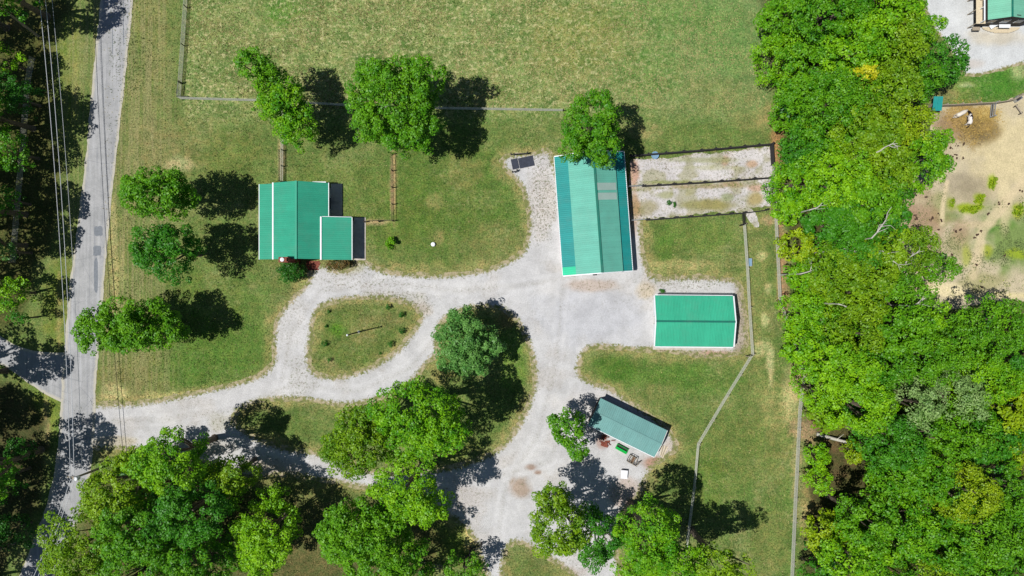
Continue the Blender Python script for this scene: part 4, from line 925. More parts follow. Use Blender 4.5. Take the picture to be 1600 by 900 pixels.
# --- equipment shed with one pitched roof turned 26 degrees
sr = empty('equipment_shed', P(982, 668), 'slanted long shed with a pale teal roof below the garage', 'shed')
S0, S1, S2 = P(938.5,622,2.6), P(1042.5,672.5,2.6), P(1022,714,2.6)
us = (S1-S0).normalized(); vs_ = Vector((us.y,-us.x,0)); ls = (S1-S0).length; ws = (S2-S1).dot(vs_)
def sp(a, b, z): return Vector((S0.x,S0.y,0))+us*a+vs_*b+Vector((0,0,z))-sr.location
roof_slope(sr, sp(0,ws/2,3.1), sp(ls,ws/2,3.1), sp(ls,0,2.6), sp(0,0,2.6), RG_shed); roof_slope(sr, sp(ls,ws/2,3.1), sp(0,ws/2,3.1), sp(0,ws,2.6), sp(ls,ws,2.6), RG_shed)
bar(sp(-.02,ws/2,3.15), sp(ls+.02,ws/2,3.15), .26, .05, 'ridge_cap', RG_shed, sr)
bar(sp(0,ws+.06,2.6), sp(ls,ws+.06,2.6), .1, .14, 'gutter', M_white, sr); bar(sp(ls+.05,ws,2.62), sp(ls+.05,ws/2,3.12), .08, .14, 'fascia', M_wall, sr); bar(sp(ls+.05,ws/2,3.12), sp(ls+.05,0,2.62), .08, .14, 'fascia', M_wall, sr)
walls(sr, [sp(.25,ws-.25,0), sp(ls-.25,ws-.25,0), sp(ls-.25,.25,0), sp(.25,.25,0)], [(2.5,2.5)]*4, M_soil)
opening(sr, sp(5,ws-.25,.05), (us.x,us.y), 2.4, 2.1, 'door', M_brownw, M_wood)

# --- neighbour's house at the top right with deck and tables
nr_ = empty('neighbour_house', P(1575, 10), 'dark-walled house with a weathered green roof cut by the top right corner', 'house')
def npnt(px, py, z): return P(px, py, z)-nr_.location
zz = 3.3; yS = npnt(0, 31, zz).y; xl = npnt(1543.5, 0, zz).x; xm = npnt(1582, 0, 4.6).x; xR = npnt(1622, 0, zz).x; yN = yS+12
roof_slope(nr_, (xm,yN,4.6), (xm,yS,4.6), (xl,yS,zz), (xl,yN,zz), RG_nb); roof_slope(nr_, (xm,yS,4.6), (xm,yN,4.6), (xR,yN,zz), (xR,yS,zz), RG_nb)
bar((xm,yS-.02,4.65), (xm,yN,4.65), .28, .05, 'ridge_cap', RG_ridge, nr_)
wx0, wx1, wy = xl+.2, xR-.4, yS-.05
walls(nr_, [(wx0,wy+.3), (wx1,wy+.3), (wx1,yN-.4), (wx0,yN-.4)], [(3.2,3.2)]*4, M_soil); gable(nr_, (wx0,wy+.3), (wx1,wy+.3), 3.22, 4.4, M_soil)
for xx in (1.2, 3.3, 5.4): opening(nr_, (wx0+xx, wy+.3, 1.6), (1,0), .9, 1.1, 'window', M_glass)
opening(nr_, (wx0, wy+3, .9), (0,-1), 1.1, 1.1, 'window', M_glass)
dk = empty('raised_walkway', P(1518, 10), 'raised tan plank walkway with a white rail along the left of the neighbour house', 'walkway')
def dq(px, py, z): return P(px, py, z)-dk.location
zd = 2.2; xa, xb = dq(1525.5,0,zd).x, dq(1540,0,zd).x; ya, yb2 = dq(0,37,zd).y, dq(0,-70,zd).y
for i in range(8):
    w_ = (xb-xa)/8; MB().box(xa+i*w_, xa+i*w_+w_-.012, ya, yb2, zd-.05, zd+.004*(i % 2)).build('plank', M_tan, dk)
for yy in range(6):
    y_ = ya+.12+yy*2.1; MB().box(xa+.02, xa+.14, y_-.06, y_+.06, 0, zd-.053).build('support_post', M_wood, dk); MB().box(xa+.5, xa+.62, y_-.06, y_+.06, zd+.006, zd+1.0).build('rail_post', M_white, dk)
MB().box(xa+.46, xa+.66, ya+.06, ya+3.4, zd+1.003, zd+1.06).build('top_rail', M_white, dk); MB().box(xa+.1, xa+.62, ya+3.45, ya+3.6, zd+1.003, zd+1.06).build('top_rail', M_white, dk)
MB().box(xa+.62, xa+1.3, ya+3.6, yb2, zd+.01, zd+.4).build('bench_box', M_wood, dk)
MB().box(xa+.3, xb, ya-.55, ya-.02, .8, 1.0).build('landing', M_wood, dk)
dk = empty('wooden_deck', P(1560, 47), 'low tan plank deck with a rounded front below the neighbour house', 'deck')
def dp(px, py): return P(px, py)-dk.location
for i in range(7):
    a_ = 43.5+i*1.25; MB().box(dp(1533+i*.3+i*i*.45, 0).x, dp(1592-i*.6-i*i*.35, 0).x, dp(0,a_+1.1).y, dp(0,a_).y, .2, .25+.004*(i % 2)).build('plank', M_tan, dk)
def table(px, py, w, l, h, label, mat=M_white, rz=0, cat='table', name='patio_table', z0=.25, group=None):
    o = empty(name, P(px, py, 0), label, cat, group, rz); o.location.z = z0
    MB().box(-w/2, w/2, -l/2, l/2, h-.04, h).build('table_top', mat, o, bevel=.01)
    lg = MB().box(-.03,.03,-.03,.03,0,h-.043).mesh('leg', M_galv)
    for sx in (-1, 1):
        for sy in (-1, 1): link('leg', lg, None, o, ((w/2-.08)*sx, (l/2-.08)*sy, 0))
    return o
table(1563, 44.5, 1.75, .55, .75, 'long white table on the curved deck below the neighbour house')
def lounge(px, py, rz, label):
    o = empty('deck_chair', P(px, py), label, 'chair', None, rz); o.location.z = .25
    MB().box(-.32,.32,-.7,.35,.3,.36).build('seat', M_white, o); MB().slab([(-.32,.36,.36),(.32,.36,.36),(.32,.85,.85),(-.32,.85,.85)], .05).build('backrest', M_white, o)
    lg = MB().box(-.03,.03,-.03,.03,0,.297).mesh('leg', M_white)
    for sx in (-.28,.28):
        for sy in (-.65,.3): link('leg', lg, None, o, (sx, sy, 0))
lounge(1549, 41.5, -1.0, 'white reclining deck chair left of the long white table')
# teal shelter under the trees, top right
ts = empty('small_shelter', P(1452, 167), 'small teal-roofed shelter poking out of the wood at the paddock fence', 'shelter')
roof_slope(ts, (-.7,1.0,2.3), (.75,1.0,2.3), (.75,-1.1,1.9), (-.7,-1.1,1.9), RG_lean)
for x0 in (-.6, .62):
    for y0 in (-.95, .85): MB().box(x0-.05, x0+.05, y0-.05, y0+.05, 0, 1.86 if y0 < 0 else 2.2).build('post', M_wood, ts)

# ------------------------------------------------------------------ fences
POST = MB().tube([(0,0,-.2),(0,0,1.35)], [.075,.065], 7).mesh('post', M_black)
POSTW = MB().tube([(0,0,-.2),(0,0,1.4)], [.085,.075], 7).mesh('post', M_wood)
def fence_path(pts, z=.6): return [P(x, y, z).xy.to_3d() for x, y in pts]
def wire_fence(name, label, pts, gap=4.2, post=POST, mesh_h=1.2, group='wire mesh fences', dense=.16, braces=()):
    path = fence_path(pts); o = empty(name, path[0], label, 'fence', group); o0 = path[0]
    mb = MB()
    for a, b in zip(path[:-1], path[1:]):
        L = (b-a).length; d = (b-a)/L; s = Vector((-d.y, d.x, 0)); n = max(1, round(L/gap))
        for i in range(n): link('post', post, None, o, (a-o0)+d*L*i/n+s*.09, (0,0,i))
        for j in range(9):
            z = .08+(mesh_h-.08)*j/8; w = .013 if 0 < j < 8 else .022
            p, q = a-o0+Vector((0,0,z)), b-o0+Vector((0,0,z))
            mb.add([p-s*w, p+s*w, q+s*w, q-s*w, p+Vector((0,0,w)), q+Vector((0,0,w))], [(0,1,2,3),(0,3,5,4),(1,4,5,2)])
        m = int(L/dense)
        for i in range(m):
            p = a-o0+d*L*(i+.5)/m; mb.add([p-d*.012+Vector((0,0,.08)), p+d*.012+Vector((0,0,.08)), p+d*.012+Vector((0,0,mesh_h)), p-d*.012+Vector((0,0,mesh_h)), p+s*.012+Vector((0,0,mesh_h)), p+s*.012+Vector((0,0,.08))], [(0,1,2,3),(0,5,4,3)])
    link('post', post, None, o, path[-1]-o0)
    for (x, y, x2, y2) in braces:
        p, q = P(x, y)-o0, P(x2, y2)-o0
        MB().tube([p+Vector((0,0,1.15)), q+Vector((0,0,1.15))], .055, 6).build('brace_rail', M_black, o)
        link('post', post, None, o, q)
    tag(mb.build('wire_mesh', M_wire, o), kind='stuff')
    return o
wire_fence('wire_fence','wire mesh fence turning the upper left corner and running along the hay field', [(293,-60),(289,10),(285,70),(281,128),(279,153),(420,157),(560,165),(700,169),(880,172)], gap=5.2, braces=[(281,153,300,154),(281,150,284,131)])
wire_fence('wire_fence','wire mesh fence running from the pens past the garage to the bottom edge', [(1163,350),(1168,420),(1171,480),(1176,553),(1136,618),(1091,694),(1085,760),(1076,830),(1066,910)], gap=5., post=POSTW, braces=[(1176,553,1165,556)])
wire_fence('wire_fence','long wire mesh fence along the left edge of the eastern wood', [(1208,258),(1213,350),(1219,470),(1240,530),(1256,585),(1250,640),(1247,700),(1243,780),(1237,915)], gap=3.6, post=POSTW, dense=.14)
wire_fence('wire_fence','dark-shaded wire fence in the roadside wood left of the road', [(50,90),(43,130),(36,220),(27,320),(20,410)], gap=3.2, post=POSTW)
wire_fence('wire_fence','narrow wire fence from the top edge of the house up to the hay field', [(441,160),(440,284)], gap=2.4, dense=.2, braces=[(440,235,440,284)])
def board_fence(name, label, pts, mat=M_black, gap=2.45, rows=3, h=1.3, rail_w=.15, thick=.06, group='board fences', postr=.09, cat='fence'):
    path = fence_path(pts); o0 = path[0]; o = empty(name, o0, label, cat, group)
    pm = MB().box(-postr, postr, -postr, postr, -.15, h+.06).mesh('post', mat); cache = {}
    for a, b in zip(path[:-1], path[1:]):
        L = (b-a).length; d = (b-a)/L; s = Vector((-d.y, d.x, 0)); n = max(1, round(L/gap)); rz = math.atan2(d.y, d.x)
        rm = MB().box(.01, L/n-.01, -thick/2, thick/2, -rail_w/2, rail_w/2).mesh('rail', mat)
        for i in range(n):
            p = a-o0+d*L*i/n; link('post', pm, None, o, p, (0,0,rz))
            for j in range(rows): link('rail', rm, None, o, p-s*(postr+thick/2+.003)+Vector((0,0,h-.12-j*(h-.3)/max(1,rows-1)*.95)), (0,0,rz))
    link('post', pm, None, o, path[-1]-o0, (0,0,rz))
    return o
board_fence('board_fence','black board fence along the top of the upper gravel pen', [(985,242.5),(1095,234),(1207,224),(1209,258)], thick=.17)
board_fence('board_fence','black board fence between the two gravel pens', [(1004,289.5),(1100,284),(1204,276.5)], thick=.14)
board_fence('board_fence','black board fence below the lower gravel pen with a short spur', [(1010,342.5),(1100,336),(1163,331.5),(1198,327)], thick=.12)
board_fence('board_fence','short black board spur at the top of the wire fence past the garage', [(1162.5,332.5),(1163.5,350),(1158,352)], rows=3)
board_fence('board_fence','brown rail fence dropping from the largest lone tree to the patio', [(612.5,240),(614,345),(570,346.5)], mat=M_brownd, rows=2, rail_w=.08, thick=.04, gap=2.4, postr=.07)
board_fence('board_fence','black two-rail fence corner at the bottom edge beside the exit lane', [(725,882),(735,857),(752,850)], rows=2, thick=.12, h=1.5, postr=.11, gap=2.)
board_fence('board_fence','rusty and grey pipe fence between the pale gravel yard and the horse paddock', [(1452,165),(1500,163),(1556,160),(1580,156),(1592,149),(1625,132)], mat=M_wood, rows=4, thick=.1, gap=3.0, h=1.4)
board_fence('board_fence','grey rail stub running down beside the hay at the horse paddock fence', [(1553.5,161),(1551,182)], mat=M_galv, rows=3, thick=.08, gap=2.)
board_fence('board_fence','short grey rail at the bottom edge left of the black fence corner', [(655,878),(692,885)], mat=M_wood, rows=2, gap=2.2)
def gate(label, x0, y0, x1, y1, mat=M_galv, h=1.2):
    a, b = P(x0, y0, .6), P(x1, y1, .6); L = (b-a).xy.length; o = empty('tube_gate', (a.x, a.y, 0), label, 'gate', 'steel tube gates of the pens', math.atan2(b.y-a.y, b.x-a.x))
    MB().tube([(0,0,.2),(0,0,h),(L,0,h),(L,0,.2),(0,0,.2)], .035, 6).build('gate_frame', mat, o)
    bm = MB().tube([(.04,0,0),(L-.04,0,0)], .022, 6).mesh('gate_bar', mat)
    for j in range(4): link('gate_bar', bm, None, o, (0,0,.4+j*.2))
gate('silver tube gate at the left end of the fence between the gravel pens', 981, 291.5, 1003, 289.8)
gate('silver tube gate at the left end of the fence below the lower pen', 985.5, 344.5, 1009, 342.6)
# fallen log
lg = empty('fallen_log', P(1276, 678), 'pale fallen log lying on brown litter at the edge of the wood', 'log')
a, b = P(1276,678,.3)-lg.location, P(1357,697,.9)-lg.location
MB().tube([a, a.lerp(b,.3)+Vector((0,-.1,.3)), a.lerp(b,.6)+Vector((0,-.1,1.)), b+Vector((0,0,1.2))], [.28,.24,.2,.12], 9).build('log_stem', M_dead, lg)
for q, e in ((.35,(.8,.9,.5)), (.6,(.9,-.8,.6)), (.8,(.8,.5,.4))):
    s = a.lerp(b,q)+Vector((0,-.1,.6)); MB().tube([s, s+Vector(e)*1.1], [.07,.02], 5).build('branch_stub', M_dead, lg)

# ------------------------------------------------------------------ utility poles, wires, flagpole
def utility_pole(bx, by, tx, ty, label, cross=True):
    # base and top surveyed: the pole stands where its foot is; height from how far its top is displaced
    b = P(bx, by); h = H*(1-math.hypot(bx-800, by-450)/math.hypot(tx-800, ty-450)); top = P(tx, ty, h)
    o = empty('utility_pole', b, label, 'utility pole'); d = top-b
    MB().tube([(0,0,-.2), d*.5, d], [.2,.17,.13], 10).build('pole', M_wood, o)
    if cross:
        MB().box(-1.0, .35, -.06, .06, -.07, .07, Matrix.Translation(d*.965+Vector((-.1,.16,0)))).build('crossarm', M_wood, o)
        im = MB().lathe([(.04,0),(.08,.03),(.05,.07),(.09,.1),(.05,.16),(.02,.2)], 10).mesh('insulator', M_white)
        for x in (-.95,-.4,.25): link('insulator', im, None, o, d*.965+Vector((x-.1,.16,.07)))
        MB().lathe([(.26,0),(.3,.05),(.3,.7),(.26,.78),(.1,.84)], 16, tuple(d*.9+Vector((.42,-.05,0)))).build('transformer', M_white, o)
    return o, top
po, ptop = utility_pole(158, 731, 114, 747.5, 'wooden utility pole with a white transformer beside the road at the lower left')
po2, ptop2 = utility_pole(60, 57, 0, 11, 'weathered leaning-looking pole at the top left edge in the roadside wood', cross=False)
def wire(name, a, b, sag, label, cat, r=.03, group=None, mat=M_cable):
    pts = [a.lerp(b, t_/24)-Vector((0,0,4*sag*(t_/24)*(1-t_/24))) for t_ in range(25)]
    o = MB().tube([p-a for p in pts], r, 5).build(name, mat, None, a); tag(o, label, cat, group); return o
gw = 'overhead lines along the road'
wire('power_line', P(110,743,7.4), P(52,-90,7.9), 1.25, 'leftmost and brightest of the three overhead lines along the road', 'power line', .04, gw)
wire('power_line', P(116,741,7.4), P(62,-90,7.9), 1.2, 'middle one of the three overhead lines along the road', 'power line', .04, gw)
wire('power_line', P(128,735,6.4), P(72,-90,6.9), 1.2, 'thin rightmost of the three overhead lines along the road', 'power line', .026, gw)
wire('power_line', P(110,749,7.4), P(44,920,7.6), .5, 'left line running from the utility pole down to the bottom left corner', 'power line', .04, gw)
wire('power_line', P(116,750,7.4), P(50,922,7.6), .55, 'right line running from the utility pole down to the bottom left corner', 'power line', .04, gw)
fb = P(560.5, 518.5); fo = empty('flagpole', fb, 'bare dark flagpole with a white ball standing on the teardrop island', 'flagpole')
MB().tube([(0,0,0),(0,0,3.5),(0,0,7.3)], [.12,.1,.08], 10).build('pole', M_soil, fo)
MB().lathe([(.02,0),(.12,.05),(.16,.15),(.12,.25),(.02,.3)], 14, (0,0,7.3)).build('ball', M_white, fo)
MB().lathe([(.2,0),(.2,.1),(.17,.16),(.13,.2)], 16).build('base', M_white, fo)

# ------------------------------------------------------------------ small things
wc = empty('well_cap', P(677, 382), 'white round well cap on the lawn between house and barn', 'well cap')
MB().lathe([(.26,0),(.26,.35),(.33,.36),(.33,.42),(.2,.47)], 20).build('casing', M_white, wc); MB().lathe([(.05,.47),(.05,.52)], 8).build('vent', M_galv, wc)
# wash stand with rubber mats and hitching rails
ang = math.atan2(-(243.5-248.5), 33)
for (px, py, w, l, lab) in ((804.7,256.2,1.05,1.62,'smaller left mat of the two dark rubber mats beside the hitching rail'),(822.3,253.2,2.35,1.62,'larger right mat of the two dark rubber mats beside the hitching rail')):
    o = MB().box(-w/2, w/2, -l/2, l/2, 0, .07).build('rubber_mat', M_dark, None, P(px,py)+Vector((0,0,.03)), (0,0,ang+.06), bevel=.015); tag(o, lab, 'rubber mat', 'rubber mats by the barn')
board_fence('hitching_rail','black hitching rail above the two dark rubber mats', [(798.5,240.5),(824,238.8)], rows=1, h=1.15, gap=2.5, group=None, cat='hitching rail', thick=.12)
board_fence('hitching_rail','short black rail below the left rubber mat', [(801,268),(808,265.5)], rows=1, h=.8, gap=2, group=None, cat='hitching rail', thick=.12)
M_bluep = simple('blue_plastic', (120, 160, 196), .45, var=.08); M_greenp = simple('green_plastic', (14, 168, 66), .4, var=.08); M_board = simple('white_board', (232, 232, 236), .5, var=.04)
tb = empty('water_tub', P(1022.5, 243.5), 'round pale blue water tub in the top left of the upper gravel pen', 'tub')
MB().lathe([(.42,0),(.55,.5),(.58,.5),(.58,.55),(.5,.55),(.4,.12)], 20).build('tub_shell', M_bluep, tb); MB().lathe([(.47,.4),(.01,.401)], 20).build('water', simple('water', (120, 150, 170), .05, var=.05), tb)
wt = empty('water_trough', P(1169.5, 410), 'grey-blue water trough set across the wire fence right of the pens', 'trough')
M_tr = simple('blue_grey_metal', (140, 160, 180), .5, var=.1)
for a_ in ((-.35,.35,-.6,-.54),(-.35,.35,.54,.6),(-.35,-.29,-.537,.537),(.29,.35,-.537,.537)): MB().box(*a_, 0, .6).build('side_panel', M_tr, wt)
MB().box(-.288,.288,-.537,.537,.02,.45).build('water', MATS['water'], wt)
# yard things by the teal shed
rz = math.atan2(-(706-694), 22)
ft = empty('feed_bunk', P(971, 701), 'bright green open feed bunk with its inner shade painted dark in front of the teal shed', 'feed bunk', None, rz)
MB().slab([(-.95,-.38,.5),(.95,-.38,.5),(.95,.02,.42),(-.95,.02,.42)], .05).build('lid', M_greenp, ft)
for a_ in ((-.95,.95,.4,.45),(-.95,.95,-.36,-.31)): MB().box(*a_, 0, .4 if a_[2] < 0 else .55).build('side_panel', M_greenp, ft)
for a_ in (-.95,.9): MB().box(a_, a_+.05, -.307, .397, 0, .36).build('end_panel', M_greenp, ft)
MB().box(-.88,.88,-.3,.39,.05,.1).build('floor_panel', M_soil, ft)  # floor coloured dark to stand for the shade inside the open bunk
sfm = MB(); cg = empty('steel_rack', P(990, 718), 'overturned grey pipe rack between the green feed bunk and the shed corner', 'rack', None, rz)
bars = [((-.9,-.6,.1),(.7,-.6,.1)),((-.9,-.6,.1),(-.9,.5,.1)),((-.9,.5,.1),(.2,.5,.1)),((.7,-.6,.1),(1.,.3,.1)),((-.9,-.6,.9),(.7,-.6,.9)),((-.9,.5,.9),(.2,.5,.9)),((-.9,-.6,.9),(-.9,.5,.9)),((.7,-.6,.9),(.7,.1,.9)),((-.9,-.6,.1),(-.9,-.6,.9)),((.7,-.6,.1),(.7,-.6,.9)),((-.9,.5,.1),(-.9,.5,.9)),((.2,.5,.1),(.2,.5,.9)),((-.5,-.6,.9),(-.5,.5,.9)),((-.1,-.6,.9),(-.1,.5,.9)),((.3,-.35,.5),(1.05,.3,.5)),((.7,-.6,.5),(-.9,-.6,.5)),((.2,.5,.9),(.3,-.3,.9)),((.7,.1,.9),(1.,.4,.5))]
for p, q in bars: MB().tube([p, q], .045, 6).build('pipe', M_wood if p[2] > .6 else M_soil, cg)
MB().box(-.4,.15,-.5,.4,.12,.3).build('crate_bed', M_brownw, cg)
o = table(974.5, 740, 1.02, 1.28, .55, 'white-topped square table alone on the gravel below the teal shed', M_board, -.08, z0=0.01, name='yard_table')
MB().box(-.5,.5,.66,.72,.3,.62).build('back_ledge', M_soil, o)
rj = empty('scrap_heap', P(948, 690), 'heap of rusty scrap iron by the lower left corner of the teal shed', 'scrap heap'); rr = random.Random(4)
for i in range(14):
    p = Vector((rr.uniform(-1.0,.8), rr.uniform(-.7,.9), rr.uniform(.08,.4))); q = p+Vector((rr.uniform(-.9,.9), rr.uniform(-.9,.9), rr.uniform(-.05,.3)))
    if i % 2: MB().tube([p, q], .05, 6).build('iron_bar', M_rust, rj)
    else: MB().box(-.4,.4,-.16,.16,-.03,.03, Matrix.Translation(p) @ Matrix.Rotation(rr.uniform(0,3),4,'Z') @ Matrix.Rotation(rr.uniform(-.4,.4),4,'X')).build('iron_plate', M_rust, rj)
pw = empty('plank_pile', P(1040, 706), 'loose pale planks lying at the right end of the teal shed', 'planks')
for i in range(5): MB().box(-1.1+.1*i, .9, i*.17, i*.17+.12, .02, .06, Matrix.Rotation(1.15+.05*i,4,'Z')).build('plank', M_wood if i % 2 else M_tan, pw)
# paddock equipment near the right edge
fr = empty('hay_feeder', P(1587, 155), 'dark grey round-cornered feeder by the paddock fence at the right edge', 'feeder', None, .6)
for a_ in ((-.55,.55,-.35,-.29),(-.55,.55,.29,.35),(-.55,-.49,-.287,.287),(.49,.55,-.287,.287)): MB().box(*a_, 0, .7).build('side_panel', M_galv, fr)
MB().box(-.487,.487,-.287,.287,.05,.4).build('feed_bed', M_soil, fr)
bf = empty('low_bench', P(1589, 172), 'low plank bench on bare soil near the right edge of the paddock', 'bench', None, -.95)
MB().box(-.85,.85,-.09,.09,.4,.46).build('seat', M_wood, bf)
for x in (-.7,.7): MB().box(x-.05, x+.05, -.3, .3, 0, .397).build('leg', M_soil, bf)

# ------------------------------------------------------------------ horses
def horse(px, py, rz, coat, label, head_coat=None, mane=None):
    o = empty('horse', P(px, py), label, 'horse', 'horses grazing at the hay in the paddock', rz)
    # skeleton, nose towards +X, grazing: (name: pos, radius)
    J = [((-.05,0,1.12),(.33,.36)), ((-.55,0,1.15),(.31,.34)), ((-.88,0,1.12),(.22,.26)), ((.4,0,1.12),(.3,.34)), ((.68,0,1.08),(.22,.27)), ((.98,0,.9),(.13,.19)), ((1.22,0,.66),(.11,.15)), ((1.34,0,.5),(.11,.13)), ((1.46,0,.3),(.08,.1)), ((1.52,0,.14),(.065,.075))]
    E = [(0,1),(1,2),(0,3),(3,4),(4,5),(5,6),(6,7),(7,8),(8,9)]
    def add(j, p, r): J.append((p, (r, r))); E.append((j, len(J)-1)); return len(J)-1
    for s in (-1, 1):
        a = add(1, (-.68, .17*s, .92), .17); a = add(a, (-.6, .19*s, .72), .11); a = add(a, (-.78, .19*s, .5), .065); a = add(a, (-.74, .19*s, .14), .045); add(a, (-.68, .19*s, .04), .065)
        a = add(3, (.5, .17*s, .85), .14); a = add(a, (.5, .17*s, .62), .085); a = add(a, (.52+.1*s, .17*s, .4), .06); a = add(a, (.5+.12*s, .17*s, .12), .042); add(a, (.55+.12*s, .17*s, .04), .06)
        add(6, (1.2, .09*s, .82), .035)
    me = bpy.data.meshes.new('body'); me.from_pydata([j[0] for j in J], E, []); me.materials.append(coat)
    b = link('body', me, None, o)
    sk = b.modifiers.new('skin', 'SKIN'); 
    for i, (p, r) in enumerate(J): me.skin_vertices[0].data[i].radius = r if me.skin_vertices else r
    b.modifiers.new('smooth', 'SUBSURF').levels = 1; b.modifiers['smooth'].render_levels = 2; sk.use_smooth_shade = True
    mm = mane or coat
    MB().tube([(-1.0,0,1.15),(-1.14,0,.98),(-1.2,0,.62),(-1.18,0,.36)], [.05,.08,.08,.03], 8).build('tail', mm, o)
    MB().tube([(.62,0,1.36),(.86,0,1.18),(1.08,0,.94),(1.22,0,.8)], [.03,.05,.05,.03], 8).build('mane', mm, o)
    return o
def skin_ok():
    return True
M_coatw = simple('white_coat', (214, 204, 190), .7, var=.06, scale=3)
m, t, b = newmat('paint_coat')
tc = N(t, 'ShaderNodeTexCoord').outputs['Object']; sx = N(t, 'ShaderNodeSeparateXYZ'); t.links.new(tc, sx.inputs[0])
patch = ramp(t, pnoise(t, 1.7, 2, .5, vec=tc), .52, .55)
head = ramp(t, sx.outputs[0], .72, .8)
c = mixc(t, math_(t, 'MAXIMUM', patch, head), lin((216, 208, 200)), lin((36, 26, 30))); t.links.new(c, b.inputs['Base Color']); b.inputs['Roughness'].default_value = .6
M_coatp = m; M_blackhair = simple('black_hair', (30, 24, 26), .7)
horse(1496, 179.5, math.atan2(11, 21), M_coatw, 'white horse grazing at the scattered hay, left of the pair')
horse(1509, 188.5, R(82), M_coatp, 'black and white paint horse grazing at the hay, right of the pair', mane=M_blackhair)

# ------------------------------------------------------------------ loose stuff: straw tufts, weeds and stones on the ground
def scatter(name, n, region, mat, size, h, seed, quads=3, z=0.0, box=(-84, 84, -48, 48)):
    rng = np.random.default_rng(seed); x = rng.uniform(box[0], box[1], n*12); y = rng.uniform(box[2], box[3], n*12)
    w = region(x, y); keep = rng.uniform(0, 1, len(x)) < w; x, y = x[keep][:n], y[keep][:n]; m_ = len(x)
    x = np.repeat(x, quads)+rng.normal(0, size*.5, m_*quads); y = np.repeat(y, quads)+rng.normal(0, size*.5, m_*quads); k_ = m_*quads
    a = rng.uniform(0, 6.28, k_); s = size*rng.uniform(.4, 1.2, k_); hh = h*rng.uniform(.3, 1.2, k_)
    lean = rng.uniform(0, 6.28, k_); lx, ly = np.cos(lean)*hh*.8, np.sin(lean)*hh*.8
    V = np.stack([np.stack([x-np.cos(a)*s, y-np.sin(a)*s, np.full(k_, z)], 1), np.stack([x+np.cos(a)*s, y+np.sin(a)*s, np.full(k_, z)], 1), np.stack([x+lx, y+ly, z+hh], 1)], 1)
    me = np_mesh(name, V.reshape(-1, 3), np.arange(k_*3).reshape(k_, 3), 3)
    return tag(link(name, me, mat), kind='stuff')
M_straw = simple('straw', (176, 164, 112), .9, var=.2, scale=1); M_tuft = simple('grass_tuft', (84, 112, 44), .9, var=.25, scale=1); M_weed = simple('weed_green', (88, 104, 58), .9, var=.3, scale=1); M_stone = simple('pebble', (120, 108, 94), .9, var=.4, scale=4); M_dung = simple('dung', (70, 50, 38), .95, var=.2)
def in_field(x, y):
    f = sstep(18, 22, y+0*x)*(x < 40)*(x > -51)*(y > 28); lawn = (sdf(x, y, LOT) > .3)*(x > -64)*(x < 46)
    return f*sstep(.35, .65, fbm(x, y, 4, 91, 3))*.9+.06*lawn
scatter('straw_tufts', 26000, in_field, M_straw, .09, .12, 1)
scatter('grass_tufts', 30000, lambda x, y: ((lot_f(x, y) > .2) & (x > -63) & (x < 46) & (pen_f(x, y) > .2))*(.25+.75*sstep(.4, .7, fbm(x, y, 3, 95, 3))), M_tuft, .08, .14, 2)
def rim(x, y):
    d = np.minimum(np.abs(lot_f(x, y)), np.abs(pen_f(x, y))); w = sstep(1.6, .1, d)*.5
    w = w+blob(x, y, 848, 310, 22, 70, 3)*.9+blob(x, y, 545, 412, 40, 14, 4)+((pen_f(x, y) < 0)*sstep(.3, .55, fbm(x, y, 5, 57, 3)))*.8+blob(x, y, 1160, 500, 16, 60, 3)*.6+blob(x, y, 1080, 440, 60, 10, 3)*.6+blob(x, y, 655, 485, 20, 16, 6)*.7+blob(x, y, 610, 465, 60, 8, 7)*.6
    return np.clip(w, 0, 1)*((lot_f(x, y) < 1) | (pen_f(x, y) < 1))
scatter('gravel_weeds', 13000, rim, M_weed, .07, .08, 3, z=.01)
scatter('dead_leaves', 9000, rim, M_stone, .08, .05, 4, quads=1, z=.015)
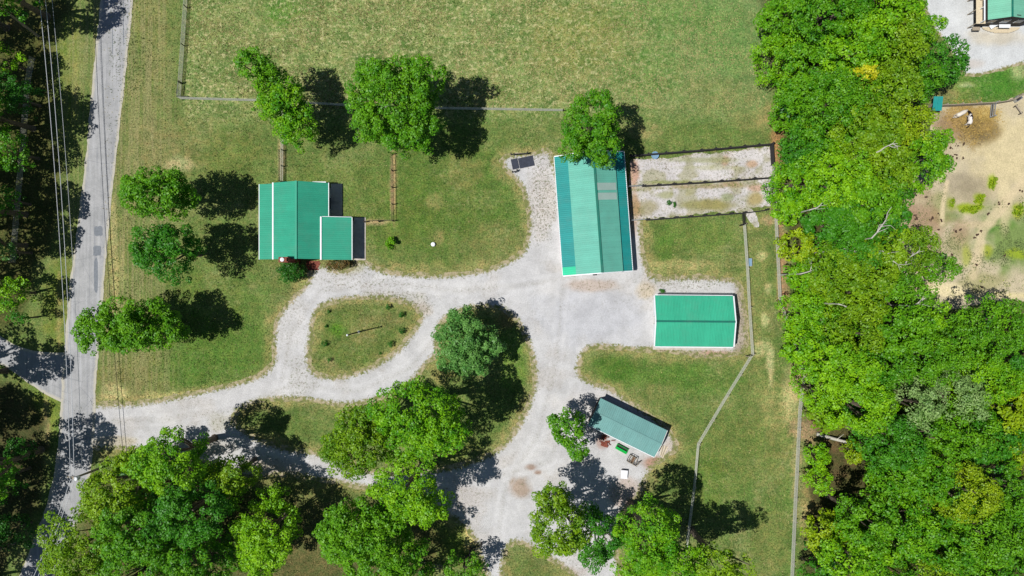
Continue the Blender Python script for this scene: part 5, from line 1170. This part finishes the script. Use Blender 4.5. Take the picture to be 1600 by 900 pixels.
# pebbles of dung near the horses
mb = MB(); rr = random.Random(8)
for (px, py) in [(1486,231),(1495,227),(1506,225),(1480,243),(1487,245),(1493,241),(1496,248),(1505,247),(1474,223),(1475,221),(1447,308),(1424,335),(1430,337),(1431,342),(1453,344),(1456,341),(1467,335),(1470,345),(1465,360),(1492,361),(1500,359),(1523,370),(1526,368),(1532,361),(1543,334),(1560,318),(1577,319),(1595,298),(1487,398),(1489,407),(1525,414),(1534,449),(1570,398),(1420,345)]:
    c = P(px, py)
    for _ in range(4):
        r = rr.uniform(.09,.17); mb.lathe([(r*.6,0),(r,r*.4),(r*.7,r*.8),(r*.1,r)], 6, (c.x+rr.uniform(-.2,.2), c.y+rr.uniform(-.2,.2), .012))
tag(mb.build('dung_piles', M_dung), kind='stuff')
# hay spread on the paddock
def hayw(x, y): return np.clip(blob(x, y, 1515, 190, 40, 34, 9), 0, 1)
scatter('loose_hay', 2500, lambda x, y: hayw(x, y), simple('hay', (168, 142, 78), .9, var=.25, scale=2), .1, .12, 5, z=.012, box=(60, 84, -4, 30))
scatter('trampled_hay', 900, lambda x, y: np.clip(blob(x, y, 1520, 205, 42, 28, 19), 0, 1)*sstep(.35, .6, fbm(x, y, 2, 33, 3)), simple('old_hay', (84, 66, 46), .95, var=.3), .13, .06, 6, z=.012, box=(60, 84, -4, 30))

M_yw = simple('yellow_weed', (142, 158, 44), .9, var=.3, scale=1)
def padw(x, y): return np.clip(blob(x, y, 1585, 372, 52, 48, 61)+.6*blob(x, y, 1500, 385, 40, 50, 62)+.5*blob(x, y, 1545, 450, 50, 20, 63)+.5*blob(x, y, 1450, 330, 30, 40, 64), 0, 1)*sstep(.45, .62, fbm(x, y, 2.2, 65, 3))*(sdf(x, y, PADDOCK) < -.5)
scatter('paddock_weeds', 3500, padw, M_weed, .09, .1, 21, z=.012, box=(60, 84, -4, 30))
scatter('paddock_flowers', 900, lambda x, y: padw(x, y)*sstep(.5, .7, fbm(x, y, 3.2, 68, 3)), M_yw, .11, .12, 22, z=.012, box=(60, 84, -4, 30))
